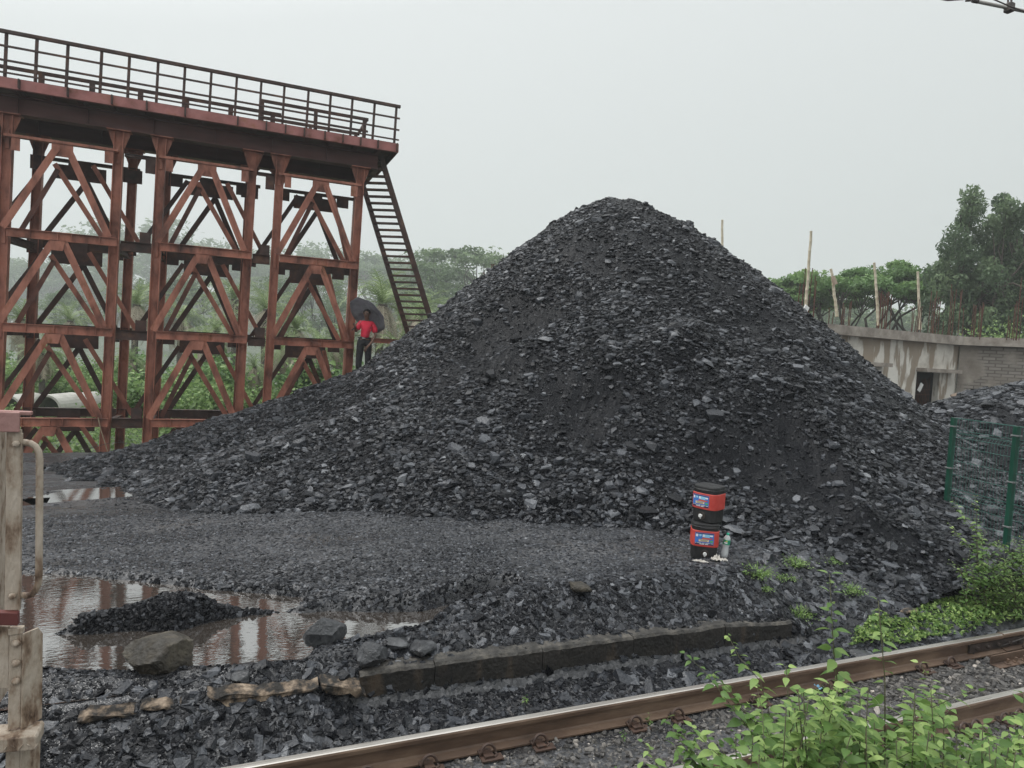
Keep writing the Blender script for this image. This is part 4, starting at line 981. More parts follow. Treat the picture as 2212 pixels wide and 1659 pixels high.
# door position along wall A
def s_on_wall(u, off):                  # where the ray through u meets the wall plane (parameter along dA)
    d = _ray(u * QS, 800 * QS)[:2]; o = (a0 + nA * off)[:2]; A_ = np.array([[d[0], -dA[0]], [d[1], -dA[1]]]); return np.linalg.solve(A_, o)[1]
sd1, sd0 = s_on_wall(1981, -OV), s_on_wall(2031, -OV)
ztop = ZR - .34; zl = 2.25
mb = MB(); wallbox(mb, a0, dA, nA, OV * -1, sd0, -.6, ztop, -OV, -OV - .25); wallbox(mb, a0, dA, nA, sd1, LA, -.6, ztop, -OV, -OV - .25)
wallbox(mb, a0, dA, nA, sd0, sd1, zl, ztop, -OV - .003, -OV - .25); mb.build('wall', M['plaster'], bld)
mb = MB(); wallbox(mb, a0, dB, nB, -.07, LB, -.6, ztop - .002, -OV, -OV - .25); mb.build('wall', M['brick'], bld)
mb = MB(); wallbox(mb, a0, dA, nA, -8, LA + .3, ztop, ZR, 0, -9.); wallbox(mb, a0, dB, nB, .002, LB, ztop + .003, ZR - .004, 0, -7.)
sl = mb.build('roof_slab', M['concrete'], bld)
mb = MB(); wallbox(mb, a0, dA, nA, sd0 - .75, sd1 + .05, zl + .02, zl + .16, -OV + .42, -OV - .05); mb.build('door_canopy', M['concrete'], bld)
s_ = s_on_wall(1905, -OV); mb = MB(); wallbox(mb, a0, dA, nA, s_ , s_ + 2.2, zl + .12, zl + .26, -OV + .42, -OV - .05); mb.build('door_canopy', M['concrete'], bld)
mb = MB(); wallbox(mb, a0, dA, nA, sd0 - 4, sd1 + 4, -.6, ztop, -OV - 1.9, -OV - 2.0); mb.build('inner_wall', M['black'], bld)
gr = MB(); 
for t in np.linspace(.04, .72, 11):
    p = a0 + dA * (sd1 - (sd1 - sd0) * t) + nA * (-OV - .12); gr.tube([(p[0], p[1], -.5), (p[0] + rn(-.02, .02), p[1], 1.85 + rn(-.15, .25))], .011, 5)
for z in (.55, .7, 1.55, 1.35):
    p = a0 + dA * (sd1) + nA * (-OV - .1); q_ = a0 + dA * (sd1 - (sd1 - sd0) * .75) + nA * (-OV - .1); gr.tube([(p[0], p[1], z), (q_[0], q_[1], z + .02)], .011, 5)
gr.build('door_grille', M['rebar'], bld)
dep0 = float(-(RM.T @ (c0 - [0, 0, HC]))[2]); dep1 = float(-(RM.T @ (c1 - [0, 0, HC]))[2])
pass
def rdepth(u): return dep0 + (dep1 - dep0) * (2082 - u) / (2082 - 1766.) if u < 2082 else dep0 - 2.2 * (u - 2082) / 130.
def c8(x, y): return ((2900 + x / 1.508) * .54004, (700 + y / 1.508) * .54004)
# reinforcing rods
rods = [(455,650),(472,655),(487,560),(512,560),(528,562),(545,608),(552,640),(628,800),(655,830),(715,770),(723,790),(755,768),(763,760),(932,700),(940,715),(947,700),(955,720),(963,735),(975,712),(985,700),(993,705),(1006,720),(1130,800),(1142,795),(1155,850),(1173,750),(1178,800),(1189,790),(1247,700),(1255,760),(1268,740),(1279,700),(1290,735),(1300,760),(1318,880),(1368,660),(1376,700),(1385,760),(1396,690),(1424,700),(1432,690),(1440,800),(1502,780),(1510,790),(1516,785),(1541,790),(1550,800),(1558,768),(1563,780),(1712,850),(1722,870),(1752,780),(1762,760),(1772,770),(1784,660),(1790,615),(1797,740)]
for x_, y_ in rods:
    u, v = c8(x_, y_); d = rdepth(u) + rn(.25, 1.3); p = ond(u, v, d); mb = MB()
    b0 = (p[0] + rn(-.04, .04), p[1], ZR - .1); mb.tube([b0, ((b0[0] + p[0]) / 2 + rn(-.03, .03), p[1], (ZR + p[2]) / 2), tuple(p)], .016, 5); mb.build('rebar', M['rebar'], bld)
def bamboo(u0, v0, u1, v1, d, lab, dz=.0):
    a = Vector(ond(u0, v0, d)); b = Vector(ond(u1, v1, d + .1)); mb = MB(); pts = []; rs = []; n = 9
    for i in range(n + 1):
        p = a.lerp(b, i / n) + Vector((rn(-.015, .015), 0, 0)); r = .055 - .012 * i / n
        e_ = (b - a).normalized() * .02
        pts += [p - e_, p, p + e_]; rs += [r, r * 1.18, r]
    mb.tube(pts, rs, 8); o = mb.build('bamboo_pole', M['bamboo'], smooth=True); tag(o, lab, 'pole', 'bamboo poles on the roof'); return o
for (x0_, y0_, x1_, y1_), lab in (((483,872,519,342),'tallest bamboo pole, leaning beside the leftmost rods of the roof'),((676,852,641,570),'short bamboo pole with a broken piece tied to it, left of the umbrella tree trunk'),
        ((927,905,901,532),'bamboo pole standing at the left side of the dense rod cluster'),((1176,930,1164,586),'bamboo pole in front of the forked umbrella tree')):
    u0, v0 = c8(x0_, y0_); u1, v1 = c8(x1_, y1_); bamboo(u0, v0, u1, v1, rdepth(u0) + .9, lab)
bamboo(1562, 640, 1560, 476, 27, 'lone bamboo pole rising behind the right shoulder of the coal heap')
u0, v0 = c8(668, 660); u1, v1 = c8(650, 612); p = Vector(ond(u0, v0, rdepth(u0) + .8)); q_ = Vector(ond(u1, v1, rdepth(u0) + .8)); mb = MB(); mb.bar(p, q_, .16, .05, up=(0, 1, 0)); o = mb.build('board', M['wood']); tag(o, 'short board tied near the top of the second bamboo pole', 'board')
u0, v0 = c8(486, 812); p = ond(u0, v0, rdepth(u0) + .4); mb = MB(); mb.box(p, (.22, .05, .3), Matrix.Rotation(.5, 3, 'Y')); o = mb.build('cement_bag', M['white'], bevel=.03); tag(o, 'white bag caught among the leftmost rods on the roof', 'bag')
u0, v0 = c8(1375, 1320); u1, v1 = c8(1408, 1382); p = Vector(ond(u0, v0, dep0 - .8)); q_ = Vector(ond(u1, v1, dep0 - .9)); mb = MB(); mb.bar(q_ - (p - q_) * .6, p, .3, .05, up=(0, 1, 0)); o = mb.build('plank', M['wood']); tag(o, 'pale plank leaning against the inner corner of the building', 'plank')
u0, v0 = c8(1320, 1388); u1, v1 = c8(1410, 1390); mb = MB(); mb.tube([ond(u0, v0, dep0 - .9), ond(u1, v1, dep0 - .9)], .09, 8); o = mb.build('log', M['wood']); tag(o, 'short log lying at the foot of the wall beside the plank', 'log')
u0, v0 = c8(1187, 1280); p = Vector(a0 + dA * (sd1 - (sd1 - sd0) * .2) + nA * (-OV + .0)); p.z = ond(u0, v0, dep0)[2]; mb = MB(); mb.box(p, (.16, .03, .34), Matrix.Rotation(.5, 3, 'Y')); o = mb.build('white_board', M['white']); tag(o, 'small white board hanging tilted in the doorway grille', 'board')
# starter rods behind the left shoulder of the heap
for i, (u, v, v2) in enumerate(((1046, 588, 625), (1058, 583, 625), (1063, 570, 620), (1067, 570, 620), (1070, 583, 620))):
    mb = MB(); p = ond(u, v, 22.); mb.tube([(p[0], p[1], ond(u, v2 + 40, 22.)[2]), tuple(p)], .022, 5); o = mb.build('rebar', M['rebar']); tag(o, 'dark steel rod sticking up behind the left shoulder of the coal heap', 'rebar', 'rods behind the coal heap')
# concrete pipes in the growth behind the trestle
M['pipe'] = material('pale_concrete_pipe', [(.3, (.34, .33, .30)), (.7, (.52, .51, .47))], (.7, .9), 2.5, bump=.3)
for i, (u, v, d, lab) in enumerate(((128, 884, 27, 'pale concrete pipe ring lying open end forward in the leftmost trestle bay'), (46, 884, 27.5, 'pale concrete pipe ring nearest the left edge, half hidden by a trestle leg'), (178, 880, 28.5, 'pale concrete pipe lying behind the open ring'))):
    p = ond(u, v, d); mb = MB(); R_ = .62
    rot = Matrix.Rotation(PI / 2, 3, 'X').to_3x3() ; rot = Matrix.Rotation(-.42, 3, 'Z') @ rot
    nseg = 28; prof = [(R_, -.75), (R_, .75), (R_ * .86, .75), (R_ * .86, -.75)]
    vs = [rot @ Vector((r * math.cos(2 * PI * j / nseg), r * math.sin(2 * PI * j / nseg), z)) for r, z in prof for j in range(nseg)]
    mb.add(vs, [(k * nseg + j, k * nseg + (j + 1) % nseg, ((k + 1) % 4) * nseg + (j + 1) % nseg, ((k + 1) % 4) * nseg + j) for k in range(4) for j in range(nseg)])
    o = mb.build('concrete_pipe', M['pipe'], loc=(p[0], p[1], p[2] + .02)); tag(o, lab, 'pipe', 'concrete pipes')
# far pylon
M['galv'] = material('galvanised_steel', [(.3, (.16, .17, .17)), (.7, (.24, .25, .25))], (.5, .7), 3)
pb = ond(918, 690, 150); py = empty('pylon', (pb[0], pb[1], -1.)); tag(py, 'faint lattice power pylon far beyond the trees right of the ladder', 'pylon')
Ht = ond(918, 553, 150)[2] + 1; mb = MB(); w0, w1 = 2.6, .35
for sx in (-1, 1):
    for sy in (-1, 1): mb.tube([(sx * w0, sy * w0, 0), (sx * w1, sy * w1, Ht)], .1, 4)
for k in range(9):
    a = k / 9; b_ = (k + 1) / 9; wa = w0 + (w1 - w0) * a; wb = w0 + (w1 - w0) * b_
    for s in (-1, 1): mb.tube([(-s * wa, -wa, Ht * a), (s * wb, -wb, Ht * b_)], .07, 4); mb.tube([(-wa, -wa, Ht * a), (wa, -wa, Ht * a)], .07, 4)
mb.build('mast', M['galv'], py)
for t, w in ((.86, 3.4), (.97, 2.6)):
    mb = MB(); mb.tube([(-w, 0, Ht * t), (w, 0, Ht * t)], .09, 4); mb.tube([(-w, 0, Ht * t), (0, 0, Ht * t + .8)], .06, 4); mb.tube([(w, 0, Ht * t), (0, 0, Ht * t + .8)], .06, 4); mb.build('cross_arm', M['galv'], py)

# ---------------------------------------------------------------- mist in the air
HZ = True
if HZ:
    me = bpy.data.meshes.new('haze'); x0, x1, y0, y1, z0, z1 = -480, 700, -12, 640, -4.5, 110
    me.from_pydata([(x, y, z) for z in (z0, z1) for y in (y0, y1) for x in (x0, x1)], [], [(0, 2, 3, 1), (4, 5, 7, 6), (0, 1, 5, 4), (2, 6, 7, 3), (0, 4, 6, 2), (1, 3, 7, 5)])
    m = bpy.data.materials.new('haze'); m.use_nodes = True; n = m.node_tree.nodes; n.remove(n['Principled BSDF'])
    pv = n.new('ShaderNodeVolumePrincipled'); pv.inputs['Color'].default_value = (.93, .96, .97, 1); pv.inputs['Density'].default_value = .0013; pv.inputs['Anisotropy'].default_value = .2
    m.node_tree.links.new(pv.outputs[0], n['Material Output'].inputs['Volume']); me.materials.append(m)
    o = bpy.data.objects.new('haze', me); C.objects.link(o); tag(o, kind='stuff', label='pale rain mist hanging in the air', cat='haze')

# ---------------------------------------------------------------- railway track
M['rail'] = material('rusty_rail_side', [(.3, (.055, .034, .024)), (.5, (.13, .082, .055)), (.7, (.21, .145, .10))], (.5, .75), 3.5, stretch=(.5, 1, 1.5), bump=.2, bscale=50)
M['railtop'] = material('worn_rail_head', [(.3, (.36, .33, .30)), (.7, (.58, .55, .51))], (.25, .4), 6, stretch=(.15, 3, 1), metallic=.8)
M['clip'] = material('rust_brown_clip', [(.3, (.035, .022, .018)), (.7, (.085, .05, .036))], (.4, .6), 20)
M['greasy'] = material('greasy_dark_steel', [(.3, (.02, .017, .016)), (.7, (.06, .045, .038))], (.3, .6), 9)
ZRT = -.45
RPROF = [(-.075, -.172), (.075, -.172), (.075, -.16), (.018, -.146), (.009, -.135), (.009, -.05), (.034, -.038), (.036, -.012), (.030, -.002), (.022, 0), (-.022, 0), (-.030, -.002), (-.036, -.012), (-.034, -.038), (-.009, -.05), (-.009, -.135), (-.018, -.146), (-.075, -.16)]
def rail(x0, x1, y, z, lab):
    r = empty('rail', (0, y, z)); tag(r, lab, 'rail', 'rails of the track')
    mb = MB(); mb.sweep((x0, 0, 0), (x1, 0, 0), RPROF); mb.build('rail_body', M['rail'], r)
    mb = MB(); mb.sweep((x0 + .002, 0, 0), (x1 - .002, 0, 0), [(-.029, -.001), (.029, -.001), (.021, .0022), (-.021, .0022)]); mb.build('running_surface', M['railtop'], r)
    return r
XJ = onz(2143, 1362, ZRT)[0]
r1 = rail(-6, XJ, 4.365, ZRT, 'far rail with shiny worn top running past the concrete kerb')
r1b = rail(XJ + .006, 45, 4.365, ZRT + .008, 'far rail beyond the bolted joint at the right edge, slightly raised end')
r2 = rail(-6, 45, 3.495, ZRT, 'near rail partly hidden behind the bright green weeds')
def clip(parent, x, yoff):
    # elastic spring clip: a hoop of round bar standing on the rail foot
    mb = MB(); pts = []
    for i in range(13):
        a = PI * i / 12; pts.append((x + .055 * math.cos(a) + .004, yoff - .012 + .02 * math.sin(a) * .8, -.158 + .062 * math.sin(a)))
    pts = [(x + .035, yoff - .05, -.165), (x + .064, yoff - .03, -.165)] + pts + [(x - .055, yoff + .03, -.155), (x - .02, yoff + .045, -.15), (x + .015, yoff + .035, -.152)]
    mb.tube(pts, .0105, 8); mb.box((x, yoff - .01, -.165), (.07, .09, .03)); mb.box((x + .02, yoff - .045, -.172), (.16, .07, .012)); 
    mb.build('rail_clip', M['clip'], parent)
def c5(x, y): return ((1000 + x / 1.547) * .54004, (2000 + y / 1.547) * .54004)
def c6(x, y): return ((2100 + x / 1.547) * .54004, (2000 + y / 1.547) * .54004)
def c7(x, y): return ((2900 + x / 1.4156) * .54004, (1900 + y / 1.4156) * .54004)
xs = [onz(*c5(700, 1650), -.6)[0], onz(*c5(1090, 1595), -.6)[0], onz(*c5(1450, 1530), -.6)[0], onz(*c6(65, 1465), -.6)[0], onz(*c6(640, 1345), -.6)[0], onz(*c6(895, 1295), -.6)[0], onz(*c6(1385, 1200), -.6)[0], onz(*c7(530, 1160), -.6)[0], onz(*c7(1060, 1065), -.6)[0], onz(*c7(1205, 1030), -.6)[0]]
for x in xs: clip(r1, x, -.095)
for x in (onz(*c7(1650, 950), -.6)[0], XJ + .9, XJ + 1.6): clip(r1b, x, -.095)
for x in (onz(*c7(1480, 1335), -.6)[0], onz(*c7(1300, 1365), -.6)[0], 3.3, 2.7, 5.5, 6.2): clip(r2, x, -.095)
mb = MB(); xf0 = onz(2085, 1390, -.5)[0]; xf1 = XJ + .35
mb.box(((xf0 + xf1) / 2, -.022, -.092), (xf1 - xf0, .018, .085))
for k in range(5): mb.lathe([(.019, 0), (.019, .03), (.01, .032)], 6, (xf0 + .1 + k * .17, -.03, -.09), R=Matrix.Rotation(PI / 2, 3, 'X'))
fj = mb.build('fishplate', M['greasy'], r1)
mb = MB()
for k, (x, l) in enumerate(((XJ - .15, .34), (XJ + .55, .4))): mb.box((x, -.17, -.17), (l, .16, .014)); mb.lathe([(.028, -.165), (.028, -.15), (.014, -.148), (.014, -.12), (.012, -.118)], 10, (x + .05, -.17, 0)); mb.lathe([(.028, -.165), (.028, -.15), (.014, -.148), (.014, -.13)], 10, (x - .08, -.18, 0))
mb.build('base_plate', M['clip'], r1)
p = onz(2139, 1436, -.62); mb = MB(); mb.bar((p[0], p[1], -.575), (p[0] + 2.6, p[1] + .02, -.575), .012, .085); mb.bar((p[0], p[1] - .05, -.615), (p[0] + 2.6, p[1] - .03, -.615), .09, .01)
for k in range(3): mb.lathe([(.03, -.61), (.03, -.6), (.013, -.598), (.013, -.56)], 8, (p[0] + .18 + .13 * k, p[1] - .055, 0))
o = mb.build('angle_bar', M['rail']); tag(o, 'rust red steel angle bar lying between the rails at the right edge', 'steel bar')
mb = MB(); a = Vector(onz(2212, 1378, -.5)); mb.tube([a + Vector((.2, -.02, .1)), a, Vector(onz(2150, 1400, -.58)), Vector(onz(2080, 1395, -.56)), Vector(onz(2040, 1415, -.6)), Vector(onz(1990, 1430, -.61))], .005, 5)
o = mb.build('bond_wire', M['wire']); tag(o, 'thin loose bonding wire beside the bolted rail joint', 'wire')
M['sleeper'] = material('old_concrete_sleeper', [(.36, (.035, .03, .027)), (.5, (.10, .082, .068)), (.7, (.22, .185, .15))], (.75, .95), 5, bump=.5, bscale=30)
for k in range(12):
    x = onz(*c7(1480, 1340), -.6)[0] + .6 * (k - 5) + .0
    mb = MB(); mb.box((0, 0, -.09), (.24, 2.9, .2), taper=.92); o = mb.build('sleeper', M['sleeper'], bevel=.012, loc=(x, 3.2, -.652 + rn(-.012, .008)))
    tag(o, 'worn concrete sleeper half buried in ballast under the near rail', 'sleeper', 'sleepers under the rails')

# ---------------------------------------------------------------- concrete kerb and broken pieces
def kerbx(m, n, l, b, r, mp):
    sx = n.new('ShaderNodeMapping'); sx.inputs['Scale'].default_value = (2.2, 2.2, .5); l.new(mp.outputs[0], sx.inputs[0])
    w = n.new('ShaderNodeTexNoise'); w.inputs['Scale'].default_value = 2.4; w.inputs['Detail'].default_value = 7; l.new(sx.outputs[0], w.inputs['Vector'])
    c = n.new('ShaderNodeValToRGB'); c.color_ramp.elements[0].position = .58; c.color_ramp.elements[1].position = .72; l.new(w.outputs['Fac'], c.inputs[0])
    mx = n.new('ShaderNodeMixRGB'); mx.inputs[2].default_value = (.17, .115, .07, 1); f_ = n.new('ShaderNodeMath'); f_.operation = 'MULTIPLY'; f_.inputs[1].default_value = .3; l.new(c.outputs[0], f_.inputs[0])
    l.new(f_.outputs[0], mx.inputs[0]); l.new(r.outputs[0], mx.inputs[1]); l.new(mx.outputs[0], b.inputs['Base Color'])
M['kerb'] = material('coal_stained_concrete', [(.3, (.008, .0075, .007)), (.5, (.018, .0165, .015)), (.7, (.036, .032, .028))], (.5, .8), 2.5, bump=.8, bscale=22, extra=kerbx)
M['kerbtop'] = material('dusty_concrete_top', [(.3, (.015, .014, .013)), (.5, (.04, .037, .033)), (.7, (.11, .10, .085))], (.6, .9), 9, bump=.6, bscale=40)
M['tan'] = material('broken_tan_concrete', [(.44, (.02, .018, .016)), (.52, (.12, .09, .065)), (.6, (.26, .20, .145)), (.70, (.40, .32, .24))], (.75, .95), 9, bump=.9, bscale=30)
kerb = empty('kerb_wall', (0, KY, 0)); tag(kerb, 'low coal blackened concrete kerb wall holding the rubble beside the track', 'kerb wall')
segs = [(.93, 1.5), (1.506, 2.42), (2.426, 3.3), (3.306, 4.3), (4.306, 5.12)]
for si, (a, b_) in enumerate(segs):
    nxk = int((b_ - a) / .03); xs_ = np.linspace(a, b_, nxk); ys_ = [-.0, .004, .03, .08, .14, .2]; dy = rn(-.002, .002); dz = rn(-.004, .004)
    vs = []; 
    zt = -.2 + dz - .05 * (si == 4) * (xs_ - a) / (b_ - a) + .016 * fbm(xs_ * 7, xs_ * 0 + si * 3, 3) - .05 * np.clip(fbm(xs_ * 4 + 9, xs_ * 0, 3) - .12, 0, 1)
    for i, x in enumerate(xs_):
        f_ = .012 * float(fbm(np.array(x * 3.), np.array(si * 1.), 3)); 
        vs.append((x, dy + f_ - .004, -.85)); vs.append((x, dy + f_, zt[i] - .02 + rn(-.003, .003))); vs.append((x, dy + f_ + .02, zt[i] + rn(-.003, .003))); vs.append((x, .2, zt[i] + rn(-.004, .004))); vs.append((x, .2, -.85))
    k = len(xs_); fs = [(i * 5 + j, (i + 1) * 5 + j, (i + 1) * 5 + j + 1, i * 5 + j + 1) for i in range(k - 1) for j in range(4)] + [(0, 1, 2, 3, 4), tuple((k - 1) * 5 + j for j in (4, 3, 2, 1, 0))]
    mi = [0 if j in (0, 3) else 1 for i in range(k - 1) for j in range(4)] + [0, 0]
    mb = MB(); mb.v = vs; mb.f = fs; mb.mi = mi; mb.build('kerb_block', [M['kerb'], M['kerbtop']], kerb)

def boulder(name, loc, dims, mat, lab, cat, nplanes=16, seed=0, rz=0, tilt=(0, 0), rough=.03, sub=5, parent=None, group=None):
    r_ = np.random.default_rng(seed)
    import bmesh
    bm = bmesh.new(); bmesh.ops.create_icosphere(bm, subdivisions=sub, radius=1); V = np.array([v.co[:] for v in bm.verts])
    nr = r_.normal(0, 1, (nplanes, 3)); nr /= np.linalg.norm(nr, axis=1, keepdims=True); nr = np.concatenate([nr, [[0, 0, 1], [0, 0, -1]]]); h = np.concatenate([r_.uniform(.72, 1.0, nplanes), [.85, .8]])
    d = V @ nr.T; rad = np.where(d > .05, h / np.maximum(d, .05), 9).min(1); rad = np.minimum(rad, 1.25)
    P_ = V * rad[:, None] * np.array(dims) / 2
    ph = P_ / max(dims); nz = fbm(ph[:, 0] * 9 + ph[:, 2] * 7 + seed, ph[:, 1] * 9 - ph[:, 2] * 5 + seed, 4) + .5 * fbm(ph[:, 0] * 25 + seed, (ph[:, 1] + ph[:, 2]) * 25, 2)
    P_ = P_ * (1 + rough * 3 * nz[:, None])
    for v, c in zip(bm.verts, P_): v.co = c
    me = bpy.data.meshes.new(name); bm.to_mesh(me); bm.free(); me.materials.append(mat)
    o = bpy.data.objects.new(name, me); C.objects.link(o); o.location = loc; o.rotation_euler = (tilt[0], tilt[1], rz); tag(o, lab, cat, group); return o
M['bould'] = material('brown_grey_boulder', [(.3, (.016, .014, .011)), (.5, (.042, .036, .027)), (.7, (.11, .095, .07))], (.55, .85), 5, bump=.8, bscale=25)
M['slate'] = material('dark_slate', [(.3, (.018, .019, .021)), (.5, (.04, .042, .046)), (.7, (.10, .105, .11))], (.3, .55), 5, bump=.7, bscale=22)
p = onz(343, 1430, -.1); boulder('boulder', (p[0], p[1] + .10, -.10), (.46, .32, .30), M['bould'], 'big blunt brown grey boulder at the near edge of the puddle', 'boulder', 12, 3, .3)
p = onz(705, 1388, -.12); boulder('boulder', (p[0], p[1] + .08, -.085), (.30, .22, .24), M['slate'], 'dark layered rock block with a sloping flat top standing in the puddle', 'boulder', 9, 21, .5, (.12, .3))
p = onz(812, 1420, -.12); boulder('boulder', (p[0], p[1] + .08, -.13), (.25, .2, .16), M['slate'], 'low black rock just above the left end of the kerb wall', 'boulder', 12, 8, 1.0)
for i, (u, v, w, lab) in enumerate(((860, 1378, .2, 'flat slab at the edge of the puddle above the kerb, left one'), (912, 1381, .26, 'flat pale topped slab at the edge of the puddle above the kerb, right one'), (1250, 1280, .24, 'reddish brown stone lying on the rubble ridge below the brown mud'), (1968, 1243, .16, 'pale rounded stone on the coal slope left of the fence bush'), (440, 1385, .2, ''), (520, 1440, .17, ''), (1860, 1405, .2, 'large grey slab beside the far rail behind the tall weed'))):
    p = onz(u, v, -.1 if u < 1000 else (-.45 if v > 1400 else .03)); z = float(ground_h(p[0], p[1]))
    boulder('stone', (p[0], p[1], z + .02), (w, w * .7, w * .4), M['tan'] if i == 3 else (M['bould'] if i == 2 else M['slate']), lab or ('small wet stone in the puddle above the big boulder' if v < 1400 else 'small wet stone on the puddle edge right of the big boulder'), 'stone', 10, 30 + i, i, (.1, .1), sub=3)
def onG(u, v, z0=-.2):
    z = z0
    for _ in range(8):
        p = onz(u, v, z); z = .5 * z + .5 * float(ground_h(p[0], p[1]))
    return np.array([p[0], p[1], z])
for i, (pl, th, lab) in enumerate((
        ([(452, 1503), (500, 1496), (560, 1494), (590, 1486), (640, 1480), (690, 1472), (672, 1486), (610, 1500), (565, 1514), (548, 1530), (522, 1546), (500, 1532), (478, 1518)], .16, 'broken tan concrete edge with a pointed vertical face half buried in coal'),
        ([(170, 1560), (185, 1545), (240, 1536), (290, 1530), (262, 1546), (240, 1560), (205, 1571)], .14, 'tan concrete fragment at the lower left, half buried'),
        ([(300, 1530), (340, 1522), (390, 1516), (386, 1523), (340, 1533)], .12, 'narrow tan concrete edge showing through the coal at the lower left'),
        ([(694, 1468), (740, 1472), (782, 1478), (784, 1508), (740, 1500), (696, 1490)], .18, 'pale broken concrete lump against the left end of the kerb'))):
    cu = sum(p[0] for p in pl) / len(pl); cv = sum(p[1] for p in pl) / len(pl); yw = onG(cu, cv + 6, -.4)[1] - .012
    pl = [(u_, cv + (v_ - cv) * .72 + (u_ - cu) * -.0) for u_, v_ in pl]; th *= .6; P2 = []
    for k in range(len(pl)):
        a_ = np.array(pl[k], float); b_ = np.array(pl[(k + 1) % len(pl)], float)
        for t in (0, .33, .66): P2.append(a_ * (1 - t) + b_ * t + rng.normal(0, 2.6, 2) + [0, 5])
    fr = [ony(u, v, yw) + [0, rng.normal(0, .006), 0] for u, v in P2]; n_ = len(fr); mb = MB()
    bk = [p + np.array([0, th, .03]) for p in fr]; mb.add(fr + bk, [tuple(range(n_)), tuple(range(2 * n_ - 1, n_ - 1, -1))] + [(k, n_ + k, n_ + (k + 1) % n_, (k + 1) % n_) for k in range(n_)])
    o = mb.build('concrete_chunk', M['tan'], bevel=.004); tag(o, lab, 'concrete piece', 'broken concrete pieces')

# ---------------------------------------------------------------- water coolers and bottle
M['cblack'] = material('scuffed_black_plastic', [(.3, (.010, .010, .011)), (.7, (.026, .026, .027))], (.4, .65), 9)
M['cred'] = material('faded_red_plastic', [(.3, (.50, .045, .035)), (.7, (.62, .085, .065))], (.4, .6), 7)
def flat(name, c, r=.4): return material(name, [(0, c), (1, c)], (r, r + .1), 3)
M['sblue'] = flat('sticker_blue', (.05, .20, .60)); M['sblue2'] = flat('sticker_pale_blue', (.30, .62, .85)); M['snavy'] = flat('sticker_navy', (.01, .015, .07)); M['sorange'] = flat('sticker_orange', (.65, .16, .05))
M['screamy'] = flat('sticker_cream', (.80, .72, .45)); M['sgreen'] = flat('sticker_green', (.12, .45, .10)); M['swhite'] = flat('sticker_white', (.8, .82, .85)); M['sdark'] = flat('sticker_ink', (.05, .05, .08)); M['smag'] = flat('sticker_magenta', (.6, .03, .12))
def se(n_, hw, hd, p=4.2):
    out = []
    for j in range(n_):
        t = 2 * PI * j / n_; c, s = math.cos(t), math.sin(t); out.append((hw * math.copysign(abs(c) ** (2 / p), c), hd * math.copysign(abs(s) ** (2 / p), s)))
    return out
def loft(mb, secs, n_=40, mi=0):
    vs = []
    for hw, hd, z in secs: vs += [(x, y, z) for x, y in se(n_, hw, hd)]
    m_ = len(secs); fs = [(i * n_ + j, i * n_ + (j + 1) % n_, (i + 1) * n_ + (j + 1) % n_, (i + 1) * n_ + j) for i in range(m_ - 1) for j in range(n_)] + [tuple(range(n_ - 1, -1, -1)), tuple(range((m_ - 1) * n_, m_ * n_))]
    mb.add(vs, fs, mi)
